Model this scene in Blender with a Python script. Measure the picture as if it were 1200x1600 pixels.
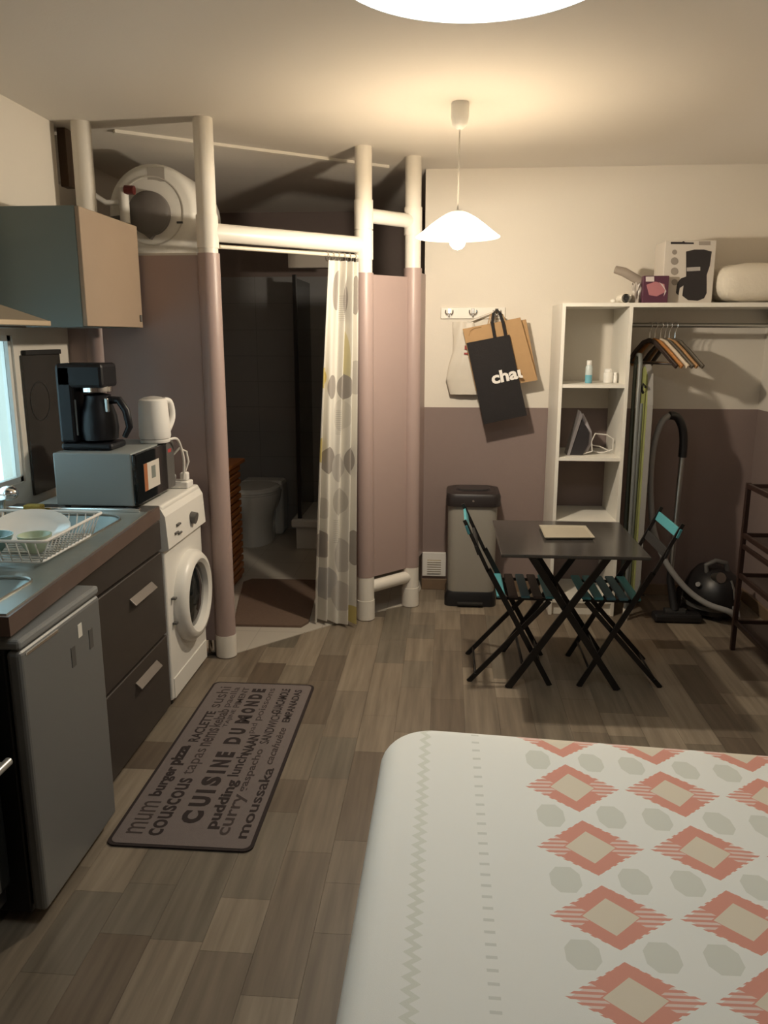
import bpy, bmesh, math, random
from mathutils import Vector, Matrix, geometry
random.seed(7)
for o in list(bpy.data.objects): bpy.data.objects.remove(o)
scene = bpy.context.scene
COL = scene.collection
V = Vector

# ------------------------------------------------------------------ camera
F = 1240.0; HZ = 526.0; VPX = 700.0
PITCH = math.atan((800 - HZ) / F)
YAW = math.atan((VPX - 600) / F * math.cos(PITCH))
CAM = V((0, 0, 1.55))
cd = bpy.data.cameras.new('camera'); cam = bpy.data.objects.new('camera', cd); COL.objects.link(cam)
cd.sensor_fit = 'HORIZONTAL'; cd.sensor_width = 36; cd.lens = 36 * F / 1200; cd.clip_start = .02
cam.location = CAM; cam.rotation_euler = (math.pi/2 - PITCH, 0, YAW)
scene.camera = cam
FW = V((-math.sin(YAW)*math.cos(PITCH), math.cos(YAW)*math.cos(PITCH), -math.sin(PITCH)))
RT = V((math.cos(YAW), math.sin(YAW), 0)); DN = FW.cross(RT)
def ray(u, v): return FW + RT*((u-600)/F) + DN*((v-800)/F)
def PZ(u, v, z=0.0):
    d = ray(u, v); return CAM + d*((z-CAM.z)/d.z)
def PY(u, v, y):
    d = ray(u, v); return CAM + d*(y/d.y)
def PX(u, v, x):
    d = ray(u, v); return CAM + d*(x/d.x)

# ------------------------------------------------------------------ world, light, exposure
w = bpy.data.worlds.new('world'); scene.world = w; w.use_nodes = True
bg = w.node_tree.nodes['Background']
bg.inputs[0].default_value = (.50, .78, .88, 1); bg.inputs[1].default_value = 3.0
vs = scene.view_settings
vs.view_transform = 'Standard'; vs.look = 'None'; vs.gamma = 1; vs.use_curve_mapping = False
vs.exposure = 0.0
PENDANT_W = 60.0
CEIL_LAMP = 8.2

# ------------------------------------------------------------------ materials
def mat(name, col, rough=.6, metal=0.0, noise=0.0, nscale=8.0, bump=0.0, bscale=80.0, **kw):
    m = bpy.data.materials.get(name)
    if m: return m
    m = bpy.data.materials.new(name); m.use_nodes = True
    nt = m.node_tree; b = nt.nodes['Principled BSDF']
    b.inputs['Base Color'].default_value = (*col, 1)
    b.inputs['Roughness'].default_value = rough; b.inputs['Metallic'].default_value = metal
    for k, v in kw.items(): b.inputs[k.replace('_', ' ')].default_value = v
    tc = nt.nodes.new('ShaderNodeTexCoord')
    if noise:
        n = nt.nodes.new('ShaderNodeTexNoise'); n.inputs['Scale'].default_value = nscale; n.inputs['Detail'].default_value = 3
        nt.links.new(tc.outputs['Object'], n.inputs['Vector'])
        mx = nt.nodes.new('ShaderNodeMix'); mx.data_type = 'RGBA'
        mx.inputs[6].default_value = (*[c*(1-noise) for c in col], 1)
        mx.inputs[7].default_value = (*[min(1, c*(1+noise)) for c in col], 1)
        nt.links.new(n.outputs['Fac'], mx.inputs[0]); nt.links.new(mx.outputs[2], b.inputs['Base Color'])
    if bump:
        n = nt.nodes.new('ShaderNodeTexNoise'); n.inputs['Scale'].default_value = bscale
        nt.links.new(tc.outputs['Object'], n.inputs['Vector'])
        bp = nt.nodes.new('ShaderNodeBump'); bp.inputs['Strength'].default_value = bump; bp.inputs['Distance'].default_value = .01
        nt.links.new(n.outputs['Fac'], bp.inputs['Height']); nt.links.new(bp.outputs['Normal'], b.inputs['Normal'])
    return m

class X:
    """tiny expression helper: builds Math nodes"""
    def __init__(s, nt, sock): s.nt, s.s = nt, sock
    def op(s, o, b=None, c=None):
        n = s.nt.nodes.new('ShaderNodeMath'); n.operation = o
        for i, q in enumerate((s, b, c)):
            if q is None: continue
            if isinstance(q, X): s.nt.links.new(q.s, n.inputs[i])
            else: n.inputs[i].default_value = q
        return X(s.nt, n.outputs[0])
    def __add__(s, b): return s.op('ADD', b)
    def __sub__(s, b): return s.op('SUBTRACT', b)
    def __mul__(s, b): return s.op('MULTIPLY', b)
    def __truediv__(s, b): return s.op('DIVIDE', b)
    def lt(s, b): return s.op('LESS_THAN', b)
    def gt(s, b): return s.op('GREATER_THAN', b)
    def abs(s): return s.op('ABSOLUTE')
    def floor(s): return s.op('FLOOR')
    def frac(s): return s.op('FRACT')
    def max(s, b): return s.op('MAXIMUM', b)
    def min(s, b): return s.op('MINIMUM', b)
    def pp(s, b): return s.op('PINGPONG', b)
def mixcol(nt, fac, a, b):
    mx = nt.nodes.new('ShaderNodeMix'); mx.data_type = 'RGBA'
    nt.links.new(fac.s, mx.inputs[0])
    for i, q in ((6, a), (7, b)):
        if isinstance(q, tuple): mx.inputs[i].default_value = (*q, 1)
        else: nt.links.new(q, mx.inputs[i])
    return mx.outputs[2]
def coords(m, kind='Object'):
    nt = m.node_tree; tc = nt.nodes.new('ShaderNodeTexCoord'); sp = nt.nodes.new('ShaderNodeSeparateXYZ')
    nt.links.new(tc.outputs[kind], sp.inputs[0])
    return nt, X(nt, sp.outputs[0]), X(nt, sp.outputs[1]), X(nt, sp.outputs[2])

CREAM = (.74, .69, .61); TAUPE = (.245, .184, .168)
def wallpaint():
    m = mat('two_tone_wall_paint', CREAM, .75, bump=.05, bscale=120)
    nt, x, y, z = coords(m)
    nt.links.new(mixcol(nt, z.lt(1.138), CREAM, TAUPE), nt.nodes['Principled BSDF'].inputs['Base Color'])
    return m
M = {
 'cream': mat('cream_wall_paint', CREAM, .8, bump=.05, bscale=120),
 'ceil': mat('ceiling_paint', (.74, .70, .64), .9, bump=.04, bscale=90),
 'taupe': mat('taupe_satin_paint', (.365, .274, .252), .42, noise=.04, nscale=3),
 'pvc': mat('white_pvc', (.76, .72, .65), .4, noise=.03, nscale=5),
 'white': mat('white_enamel', (.78, .76, .71), .35),
 'whitemat': mat('white_melamine', (.78, .75, .68), .45, noise=.02),
 'plast': mat('white_plastic', (.8, .78, .74), .4),
 'black': mat('black_plastic', (.012, .012, .014), .3),
 'blackmat': mat('black_matte', (.015, .014, .014), .7),
 'blackmetal': mat('black_metal', (.015, .014, .014), .35, .3),
 'chrome': mat('chrome', (.8, .8, .8), .12, 1),
 'steel': mat('brushed_steel', (.42, .42, .40), .34, 1, noise=.08, nscale=40),
 'silver': mat('silver_paint', (.215, .218, .215), .42, .3, noise=.03),
 'glass': mat('dark_glass', (.01, .012, .013), .06),
 'brown': mat('dark_brown_laminate', (.042, .034, .029), .45, noise=.15, nscale=14),
 'edge': mat('brown_worktop_edge', (.13, .088, .072), .32, noise=.2, nscale=10),
 'tan': mat('tan_cabinet_door', (.33, .25, .18), .5, noise=.04),
 'grey': mat('grey_cabinet_side', (.165, .21, .21), .5),
 'rubber': mat('dark_rubber', (.03, .025, .025), .8),
 'teal': mat('teal_slat_paint', (.07, .29, .33), .45),
 'slatbrown': mat('brown_slat_paint', (.06, .04, .034), .5),
 'slatblue': mat('blue_grey_slat_paint', (.06, .15, .19), .5),
 'cord': mat('white_cord', (.7, .67, .62), .5),
 'paperbag': mat('kraft_paper', (.42, .26, .125), .8, noise=.06, nscale=30),
 'orangewood': mat('orange_wood', (.46, .17, .05), .4, noise=.25, nscale=9),
 'ceramic': mat('white_ceramic', (.75, .76, .74), .12),
 'brownmat': mat('brown_bath_mat_pile', (.17, .112, .08), .95, noise=.15, nscale=60, bump=.6, bscale=400),
 'darkbrown': mat('dark_brown_metal', (.035, .018, .014), .4, .2),
 'darktile': mat('dark_grey_wall_tile', (.05, .05, .052), .22),
 'greyplast': mat('grey_plastic', (.10, .095, .09), .5),
}
def tilemat(name, a, grout, rough, tw, th, axes, upper=None):
    m = mat(name, a, rough); nt, x, y, z = coords(m)
    q = {'x': x, 'y': y, 'z': z}; p, r = q[axes[0]], q[axes[1]]
    g = (p/tw).frac().lt(.012).max((r/th).frac().lt(.018))
    c = mixcol(nt, g, a, grout)
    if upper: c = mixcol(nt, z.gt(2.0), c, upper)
    nt.links.new(c, nt.nodes['Principled BSDF'].inputs['Base Color'])
    return m
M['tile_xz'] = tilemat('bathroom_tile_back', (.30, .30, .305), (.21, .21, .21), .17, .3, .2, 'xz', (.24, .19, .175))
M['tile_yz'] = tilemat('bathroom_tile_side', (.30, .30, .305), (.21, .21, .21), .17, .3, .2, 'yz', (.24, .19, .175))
M['tile_xy'] = tilemat('bathroom_floor_tile', (.50, .46, .40), (.38, .35, .30), .3, .33, .33, 'xy')
M['wall2'] = wallpaint()
def plankmat():
    m = mat('wood_look_plank', (.2, .16, .12), .42)
    nt = m.node_tree; b = nt.nodes['Principled BSDF']
    oi = nt.nodes.new('ShaderNodeObjectInfo'); cr = nt.nodes.new('ShaderNodeValToRGB')
    e = cr.color_ramp.elements
    e[0].position = 0; e[0].color = (.128, .100, .074, 1); e[1].position = 1; e[1].color = (.285, .240, .186, 1)
    for p, c in ((.22, (.172, .140, .106)), (.42, (.205, .170, .130)), (.6, (.160, .140, .110)), (.8, (.230, .190, .144))):
        q = e.new(p); q.color = (*c, 1)
    geo = nt.nodes.new('ShaderNodeNewGeometry'); mp = nt.nodes.new('ShaderNodeMapping'); nz = nt.nodes.new('ShaderNodeTexNoise')
    mp.inputs['Scale'].default_value = (38, 2.2, 1); nz.inputs['Scale'].default_value = 1.0; nz.inputs['Detail'].default_value = 4
    ri = nt.nodes.new('ShaderNodeMath'); ri.operation = 'ADD'
    nt.links.new(oi.outputs['Random'], ri.inputs[0]); nt.links.new(geo.outputs['Random Per Island'], ri.inputs[1])
    fr = nt.nodes.new('ShaderNodeMath'); fr.operation = 'FRACT'; nt.links.new(ri.outputs[0], fr.inputs[0])
    nt.links.new(fr.outputs[0], cr.inputs[0])
    nt.links.new(geo.outputs['Position'], mp.inputs[0]); nt.links.new(mp.outputs[0], nz.inputs['Vector'])
    hs = nt.nodes.new('ShaderNodeMix'); hs.data_type = 'RGBA'; hs.blend_type = 'MULTIPLY'; hs.inputs[0].default_value = 1
    c2 = nt.nodes.new('ShaderNodeValToRGB'); c2.color_ramp.elements[0].color = (.72, .70, .68, 1); c2.color_ramp.elements[1].color = (1.18, 1.17, 1.15, 1)
    c2.color_ramp.elements[0].position = .3; c2.color_ramp.elements[1].position = .7
    nt.links.new(nz.outputs['Fac'], c2.inputs[0]); nt.links.new(cr.outputs[0], hs.inputs[6]); nt.links.new(c2.outputs[0], hs.inputs[7])
    nt.links.new(hs.outputs[2], b.inputs['Base Color'])
    return m
M['plank'] = plankmat()
def emis(name, col, s):
    m = mat(name, col, .5); b = m.node_tree.nodes['Principled BSDF']
    b.inputs['Emission Color'].default_value = (*col, 1); b.inputs['Emission Strength'].default_value = s
    return m

# ------------------------------------------------------------------ mesh builder
class MB:
    def __init__(s, org=(0, 0, 0)): s.v, s.f, s.sm, s.org, s.uv = [], [], [], V(org), None
    def add(s, vs, fs, smooth=False):
        k = len(s.v); s.v += [V(p) for p in vs]; s.f += [tuple(i+k for i in f) for f in fs]
        s.sm += [smooth]*len(fs); return s
    def box(s, x0, x1, y0, y1, z0, z1, bev=0.0, seg=2, rot=None):
        bm = bmesh.new(); bmesh.ops.create_cube(bm, size=1)
        for p in bm.verts: p.co = V(((p.co.x)*(x1-x0), (p.co.y)*(y1-y0), (p.co.z)*(z1-z0)))
        if bev: bmesh.ops.bevel(bm, geom=bm.edges[:], offset=bev, segments=seg, affect='EDGES', profile=.5)
        c = V(((x0+x1)/2, (y0+y1)/2, (z0+z1)/2)); R = rot or Matrix.Identity(3)
        bm.verts.index_update()
        s.add([R @ p.co + c for p in bm.verts], [[q.index for q in f.verts] for f in bm.faces], False); bm.free(); return s
    def obox(s, p0, p1, wv, tv, bev=0.0):
        """bar from p0 to p1 with full width vector wv and thickness vector tv"""
        p0, p1, wv, tv = V(p0), V(p1), V(wv)/2, V(tv)/2
        q = [p0-wv-tv, p0+wv-tv, p0+wv+tv, p0-wv+tv, p1-wv-tv, p1+wv-tv, p1+wv+tv, p1-wv+tv]
        fs = [(0,3,2,1), (4,5,6,7), (0,1,5,4), (1,2,6,5), (2,3,7,6), (3,0,4,7)]
        if not bev: return s.add(q, fs)
        bm = bmesh.new(); bv = [bm.verts.new(p) for p in q]
        for f in fs: bm.faces.new([bv[i] for i in f])
        bmesh.ops.bevel(bm, geom=bm.edges[:], offset=bev, segments=2, affect='EDGES', profile=.5)
        bm.verts.index_update(); s.add([p.co for p in bm.verts], [[k.index for k in f.verts] for f in bm.faces]); bm.free(); return s
    def cyl(s, p0, p1, r, r2=None, n=16, caps=True):
        return s.tube([p0, p1], [r, r if r2 is None else r2], n, caps)
    def tube(s, pts, r, n=8, caps=True, closed=False):
        pts = [V(p) for p in pts]; m = len(pts); rs = r if isinstance(r, (list, tuple)) else [r]*m
        vs, fs = [], []; up = None
        for i, p in enumerate(pts):
            if closed: t = (pts[(i+1) % m]-pts[i-1]).normalized()
            else: t = (pts[min(i+1, m-1)]-pts[max(i-1, 0)]).normalized()
            if up is None: up = V((0, 0, 1)) if abs(t.z) < .9 else V((0, 1, 0))
            a = (up - t*up.dot(t)).normalized(); b = t.cross(a); up = a
            for k in range(n):
                th = 2*math.pi*k/n; vs.append(p + (a*math.cos(th)+b*math.sin(th))*rs[i])
        for i in range(m if closed else m-1):
            j = (i+1) % m
            for k in range(n): fs.append((i*n+k, i*n+(k+1) % n, j*n+(k+1) % n, j*n+k))
        s.add(vs, fs, True)
        if caps and not closed:
            s.add(vs[:n], [tuple(range(n))[::-1]]); s.add(vs[-n:], [tuple(range(n))])
        return s
    def lathe(s, prof, c, axis='z', n=28, sx=1.0, sy=1.0, caps=True):
        c = V(c); vs, fs = [], []
        def P(r, h, th):
            a, b = r*math.cos(th)*sx, r*math.sin(th)*sy
            return c + {'z': V((a, b, h)), 'y': V((a, h, b)), 'x': V((h, a, b)), '-y': V((a, -h, b))}[axis]
        for r, h in prof:
            for k in range(n): vs.append(P(r, h, 2*math.pi*k/n))
        for i in range(len(prof)-1):
            for k in range(n): fs.append((i*n+k, i*n+(k+1) % n, (i+1)*n+(k+1) % n, (i+1)*n+k))
        s.add(vs, fs, True)
        if caps:
            if prof[0][0] > 1e-5: s.add(vs[:n], [tuple(range(n))[::-1]])
            if prof[-1][0] > 1e-5: s.add(vs[-n:], [tuple(range(n))])
        return s
    def prism(s, poly, d0, d1, plane='xy', smooth=False):
        """extrude a 2-D polygon (may be concave) between depths d0 and d1 along the remaining axis"""
        def P(a, b, d): return {'xy': V((a, b, d)), 'xz': V((a, d, b)), 'yz': V((d, a, b))}[plane]
        n = len(poly); A = [P(a, b, d0) for a, b in poly]; B = [P(a, b, d1) for a, b in poly]
        tri = geometry.tessellate_polygon([[V((a, b, 0)) for a, b in poly]])
        s.add(A, [t for t in tri]); s.add(B, [t for t in tri])
        s.add(A+B, [(i, (i+1) % n, n+(i+1) % n, n+i) for i in range(n)], smooth); return s
    def sphere(s, c, r, sc=(1, 1, 1), n=16, m=10):
        prof = [(math.sin(math.pi*i/m), -math.cos(math.pi*i/m)) for i in range(m+1)]
        k = len(s.v); s.lathe([(max(a, 1e-4), b) for a, b in prof], (0, 0, 0), n=n, caps=False)
        for i in range(k, len(s.v)): p = s.v[i]; s.v[i] = V(c)+V((p.x*r*sc[0], p.y*r*sc[1], p.z*r*sc[2]))
        return s
    def grid(s, fn, nu, nv, smooth=True, uvfn=None):
        k = len(s.v); vs = [fn(i/nu, j/nv) for j in range(nv+1) for i in range(nu+1)]
        if uvfn: s.uv = (s.uv or {}); s.uv.update({k+j*(nu+1)+i: uvfn(i/nu, j/nv) for j in range(nv+1) for i in range(nu+1)})
        s.add(vs, [(j*(nu+1)+i, j*(nu+1)+i+1, (j+1)*(nu+1)+i+1, (j+1)*(nu+1)+i) for j in range(nv) for i in range(nu)], smooth); return s
    def mesh(s, name):
        me = bpy.data.meshes.new(name); me.from_pydata([tuple(p-s.org) for p in s.v], [], s.f)
        me.polygons.foreach_set('use_smooth', s.sm)
        if s.uv:
            L = me.uv_layers.new(name='UVMap')
            for lp in me.loops: L.data[lp.index].uv = s.uv.get(lp.vertex_index, (0, 0))
        bm = bmesh.new(); bm.from_mesh(me)
        if not s.uv: bmesh.ops.remove_doubles(bm, verts=bm.verts, dist=1e-6)
        bmesh.ops.recalc_face_normals(bm, faces=bm.faces)
        for e in bm.edges:
            if len(e.link_faces) == 2 and e.calc_face_angle(0) > .75: e.smooth = False
        bm.to_mesh(me); bm.free(); me.update(); return me

def link(name, me, m, parent=None, loc=None):
    o = bpy.data.objects.new(name, me); COL.objects.link(o)
    if me is not None and m is not None:
        me.materials.clear(); me.materials.append(m if not isinstance(m, str) else M[m])
    if parent is not None: o.parent = parent
    if loc is not None: o.location = loc
    return o
def part(name, mb, m, parent, label=None):
    o = link(name, mb.mesh(name), m, parent)
    if label: o['label'] = label
    return o
def tag(o, label, cat, group=None):
    o['label'] = label; o['category'] = cat
    if group: o['group'] = group
    return o
def thing(name, label, cat, loc, group=None):
    o = bpy.data.objects.new(name, None); COL.objects.link(o); o.location = loc; o.empty_display_size = .05
    return tag(o, label, cat, group)
def solo(name, mb, m, label, cat, group=None):
    return tag(link(name, mb.mesh(name), m, None, mb.org), label, cat, group)
def struct(name, mb, m, label=None):
    o = link(name, mb.mesh(name), m, None, mb.org); o['kind'] = 'structure'
    if label: o['label'] = label
    return o

def cat(pts, n=6):
    P_ = [V(p) for p in pts]; out = []
    for i in range(len(P_)-1):
        a, b, c, d_ = P_[max(i-1, 0)], P_[i], P_[i+1], P_[min(i+2, len(P_)-1)]
        for k in range(n):
            s = k/n; out.append(.5*((2*b)+(c-a)*s+(2*a-5*b+4*c-d_)*s*s+(3*b-a-3*c+d_)*s**3))
    out.append(P_[-1]); return out

# ================================================================== THE ROOM
H = 2.47; YB = 4.78; XL = -1.75; XR = 1.80; YF = -1.7; YBB = 6.28; XBL = -1.98; XBR = -.14
# floor: slab + planks
fl = struct('floor', MB().box(XL-.1, XR+.1, YF-.1, YB+.1, -.08, -.006), mat('floor_joint', (.10, .08, .06), .8), 'wood-look plank floor of the main room')
def inbath(x, y):
    return y > 3.72 and x < -.16 and (y-3.72) > (x+1.0)*1.02+.10 and y > 3.8
WPL = .142; k = 0; pcs = []
x = XL
while x < XR-.01:
    x1 = min(x+WPL, XR); y = YF - random.random()*.4
    while y < YB:
        L = random.choice((.20, .30, .42, .55)); y1 = min(y+L, YB); y0 = max(y, YF)
        if y1-y0 > .05 and not inbath((x+x1)/2, (y0+y1)/2): pcs.append((x, x1, y0, y1))
        y += L
    x += WPL
def score(p):
    cx, cy = (p[0]+p[1])/2, (p[2]+p[3])/2
    if cy < .8 or abs(cx+.1) > .62*cy+.35: return 9e9
    if -.1 < cx and cy < 1.6: return 9e9
    return cy
pcs.sort(key=score)
cache = {}
def plank(p, mb=None):
    x0, x1, y0, y1 = p; g = .0004
    b = mb or MB()
    return b.box(x0+g, x1-g, y0+g, y1-g, -.006, 0.0)
for i, p in enumerate(pcs[:290]):
    key = (round(p[1]-p[0], 4), round(p[3]-p[2], 4)); c = ((p[0]+p[1])/2, (p[2]+p[3])/2, 0)
    if key not in cache:
        hx, hy = key[0]/2-.0004, key[1]/2-.0004
        me = MB().box(-hx, hx, -hy, hy, -.006, 0).mesh('plank'); me.materials.append(M['plank']); cache[key] = me
    o = bpy.data.objects.new('plank', cache[key]); COL.objects.link(o); o.parent = fl; o.location = c
rest = MB()
for p in pcs[290:]: plank(p, rest)
if pcs[290:]:
    o = part('planks_beyond', rest, 'plank', fl); o['kind'] = 'stuff'
bathpoly = [(XBL, 3.66), (-1.03, 3.66), (-.646, 4.06), (-.39, 4.335), (-.20, 4.47), (XBR, YB), (XBR, YBB), (XBL, YBB)]
struct('floor_bathroom', MB().prism(bathpoly, -.08, .004), 'tile_xy', 'pale tile floor of the bathroom corner')
struct('ceiling', MB().box(XL-.4, XR+.1, YF-.1, YBB+.1, H, H+.08), 'ceil', 'pale ceiling')
struct('wall_back', MB().box(XBR, XR+.1, YB, YB+.1, 0, H), 'wall2', 'back wall, cream above and taupe below')
struct('wall_right', MB().box(XR, XR+.1, YF, YB, 0, H), 'wall2', 'right wall')
struct('wall_front', MB().box(XL-.1, XR+.1, YF-.1, YF, 0, H), 'wall2', 'wall behind the bed')
WY0, WY1, WZ0, WZ1 = 1.72, 3.145, .96, 1.555
wl = MB()
wl.box(XL-.1, XL, YF, WY0, 0, H); wl.box(XL-.1, XL, WY1, 3.66, 0, H)
wl.box(XL-.1, XL, WY0, WY1, 0, WZ0); wl.box(XL-.1, XL, WY0, WY1, WZ1, H)
struct('wall_left', wl, 'cream', 'cream left wall behind the kitchen')
struct('wall_bathroom_left', MB().box(XBL-.1, XBL, 3.56, YBB, 0, H), tilemat('bathroom_tile_left', (.30, .30, .305), (.21, .21, .21), .17, .3, .2, 'yz', CREAM))
struct('wall_bathroom_return', MB().box(XBL, XL-.1, 3.56, 3.66, 0, H), 'cream')
struct('wall_bathroom_back', MB().box(XBL-.1, XBR+.1, YBB, YBB+.1, 0, H), 'tile_xz')
struct('wall_bathroom_right', MB().box(XBR, XBR+.1, YB+.1, YBB, 0, H), 'tile_yz')
struct('baseboard_back', MB().box(XBR, XR, YB-.014, YB, 0, .07, .003), mat('baseboard_wood', (.20, .135, .085), .5, noise=.2, nscale=12), 'thin wooden skirting of the back wall')
struct('baseboard_right', MB().box(XR-.014, XR, YF, YB-.014, 0, .07, .003), mat('baseboard_wood', (.2, .135, .085)))
# ceiling strip
a, b_ = PZ(178, 203, H), PZ(606, 259, H); d = (b_-a).normalized()
struct('trim_1', MB().obox((a.x, a.y, H-.007), (b_.x, b_.y, H-.007), d.cross(V((0, 0, 1)))*.032, (0, 0, .014)), mat('trim_paint', (.80, .76, .68), .5), 'white strip running across the ceiling')
# bathroom soffit over the shower
struct('trim_2', MB().box(-1.05, -.70, 5.35, 5.45, 1.99, 2.10), mat('soffit_paint', (.42, .38, .33), .6), 'pale beam over the shower')
# window in the left wall
wn = bpy.data.objects.new('window_1', None); COL.objects.link(wn); wn['kind'] = 'structure'; wn.location = (XL-.06, (WY0+WY1)/2, WZ0)
O = wn.location
fr = MB(O); t = .022
for (y0, y1, z0, z1) in ((WY0, WY1, WZ0, WZ0+t), (WY0, WY1, WZ1-t, WZ1), (WY0, WY0+t, WZ0, WZ1), (WY1-t, WY1, WZ0, WZ1), (2.41, 2.46, WZ0, WZ1)):
    fr.box(XL-.045, XL-.01, y0, y1, z0, z1)
part('window_frame', fr, 'white', wn)
gm = mat('window_glass', (1, 1, 1), .02, Transmission_Weight=1.0, IOR=1.45)
for (y0, y1) in ((WY0+t, 2.41), (2.46, WY1-t)): part('pane', MB(O).box(XL-.030, XL-.026, y0, y1, WZ0+t, WZ1-t), gm, wn)
# wall vent grille
g = thing('wall_vent', 'square white ventilation grille low on the taupe wall beside the bin', 'vent', (-.062, YB, .09))
part('frame', MB(g.location).box(-.136, .011, YB-.016, YB, .088, .242, .004), 'plast', g)
part('opening', MB(g.location).box(-.105, -.02, YB-.0175, YB-.010, .105, .195), mat('vent_shadow', (.45, .38, .27), .5), g)
for k in range(6): part('slat', MB(g.location).obox((-.105, YB-.02, .112+k*.0145), (-.02, YB-.02, .112+k*.0145), (0, 0, .007), (0, .006, 0)), 'plast', g)

# ================================================================== LAMPS
# pendant
px, py = .033, 3.486
t = thing('pendant_lamp', 'small lit pendant lamp with white conical shade hanging on a cord', 'lamp', (px, py, H))
part('ceiling_rose', MB(t.location).lathe([(.034, 0), (.036, -.006), (.036, -.055), (.030, -.085), (.012, -.10), (.004, -.102)], (px, py, H)), 'plast', t)
part('cord', MB(t.location).cyl((px, py, H-.10), (px-.002, py, 2.045), .0035, n=8), 'cord', t)
def shademat():
    m = bpy.data.materials.new('opal_glass_shade'); m.use_nodes = True; nt = m.node_tree; nt.nodes.clear()
    out = nt.nodes.new('ShaderNodeOutputMaterial'); tr = nt.nodes.new('ShaderNodeBsdfTranslucent'); tp = nt.nodes.new('ShaderNodeBsdfTransparent')
    em = nt.nodes.new('ShaderNodeEmission'); mx = nt.nodes.new('ShaderNodeMixShader'); ad = nt.nodes.new('ShaderNodeAddShader')
    tr.inputs[0].default_value = (.95, .9, .8, 1); tp.inputs[0].default_value = (1, .96, .9, 1)
    em.inputs[0].default_value = (1, .86, .66, 1); em.inputs[1].default_value = 1.4
    mx.inputs[0].default_value = .62; nt.links.new(tr.outputs[0], mx.inputs[1]); nt.links.new(tp.outputs[0], mx.inputs[2])
    nt.links.new(mx.outputs[0], ad.inputs[0]); nt.links.new(em.outputs[0], ad.inputs[1]); nt.links.new(ad.outputs[0], out.inputs[0])
    return m
sz = 1.955
part('lamp_shade', MB(t.location).lathe([(.030, .098), (.045, .092), (.075, .075), (.11, .050), (.145, .022), (.175, 0.0), (.1735, -.003), (.143, .018), (.108, .046), (.073, .071), (.043, .088), (.030, .094)], (px, py, sz), n=48, caps=False), shademat(), t)
part('socket', MB(t.location).cyl((px, py, sz+.03), (px, py, sz+.105), .018), 'plast', t)
BC = V((px, py, sz-.008))
bulbm = emis('lit_bulb', (1, .82, .58), 25)
part('bulb', MB(t.location).lathe([(.012, .045), (.018, .03), (.030, .008), (.034, -.008), (.030, -.026), (.018, -.038), (.001, -.043)], BC, caps=False), bulbm, t)
ld = bpy.data.lights.new('pendant_light', 'POINT'); ld.energy = PENDANT_W; ld.color = (1, .865, .68); ld.shadow_soft_size = .03
lo = bpy.data.objects.new('pendant_light', ld); COL.objects.link(lo); lo.location = BC + V((0, 0, -.06)); 
# big round ceiling lamp
lx, ly, lr, lz = .048, 1.727, .30, 2.25
t = thing('ceiling_lamp', 'large round glowing white ceiling lamp cut off at the top of the picture', 'lamp', (lx, ly, H))
part('lamp_shade', MB(t.location).lathe([(lr-.012, .19), (lr, .185), (lr, 0.0), (lr-.004, 0.0), (lr-.004, .18), (lr-.012, .18)], (lx, ly, lz), n=64, caps=False), mat('white_lamp_drum', (.8, .78, .74), .7), t)
part('diffuser', MB(t.location).lathe([(.001, -.012), (.12, -.010), (.22, -.006), (lr-.004, .002), (lr-.004, .006), (.001, .004)], (lx, ly, lz), n=64, caps=False), emis('lit_diffuser', (.95, 1, .985), CEIL_LAMP), t)
part('mounting_plate', MB(t.location).lathe([(lr-.012, .185), (lr-.012, .19), (.07, .19), (.07, .22)], (lx, ly, lz), n=40), 'plast', t)

# ================================================================== PARTITION
c0, c1, c2, c3 = V((-1.625, 3.655, 0)), V((-1.072, 3.635, 0)), V((-.435, 4.215, 0)), V((-.196, 4.465, 0))
pt = thing('pipe_partition', 'bathroom partition of white pipe posts with taupe panels', 'partition', (-1.072, 3.635, 0))
O = pt.location
for i, (c, zlo, zhi) in enumerate(((c0, .1, 1.88), (c1, .115, 1.912), (c2, .25, 1.868), (c3, .24, 1.91))):
    r = .043
    part('post', MB(O).cyl(c, c+V((0, 0, H)), r, n=24), 'pvc', pt)
    part('post_sleeve', MB(O).lathe([(r, zlo), (r+.006, zlo), (r+.006, zhi), (r, zhi)], c, n=24, caps=False), 'taupe', pt, 'taupe painted section of the post')
    part('pipe_collar', MB(O).lathe([(r, .004), (r+.008, .004), (r+.008, min(zlo, .115)), (r, min(zlo, .115))], c, n=24, caps=False), 'pvc', pt)
def bar(a, b, z, r=.040): part('crossbar', MB(O).cyl((a.x, a.y, z), (b.x, b.y, z), r, n=20), 'pvc', pt)
bar(c1, c2, 2.004); bar(c2, c3, 2.15, .036); bar(c2, c3, .18, .036)
for c, z in ((c1, 2.004), (c2, 2.004), (c2, 2.15), (c3, 2.15), (c2, .18), (c3, .18)):
    part('pipe_joint', MB(O).lathe([(.043, z-.07), (.048, z-.07), (.048, z+.07), (.043, z+.07)], c, n=24, caps=False), 'pvc', pt)
part('panel', MB(O).box(XBL+.01, c1.x-.01, 3.628, 3.646, .08, 1.905), 'taupe', pt)
d = (c3-c2).normalized(); nrm = V((d.y, -d.x, 0))
part('panel', MB(O).obox(c2+V((0, 0, .237))+nrm*0, c2+V((0, 0, 1.863)), V((0, 0, 0))+nrm*.018, d*.001) if False else MB(O).obox(c2+d*.02+V((0, 0, 1.05)), c3-d*.02+V((0, 0, 1.05)), V((0, 0, 1.626)), nrm*.018), 'taupe', pt)
e3 = V((XBR, YB, 0))
part('panel', MB(O).obox(c3+V((0, 0, 1.07)), e3+V((0, 0, 1.07)), V((0, 0, 1.66)), V((.012, 0, 0))), 'taupe', pt)
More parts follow.
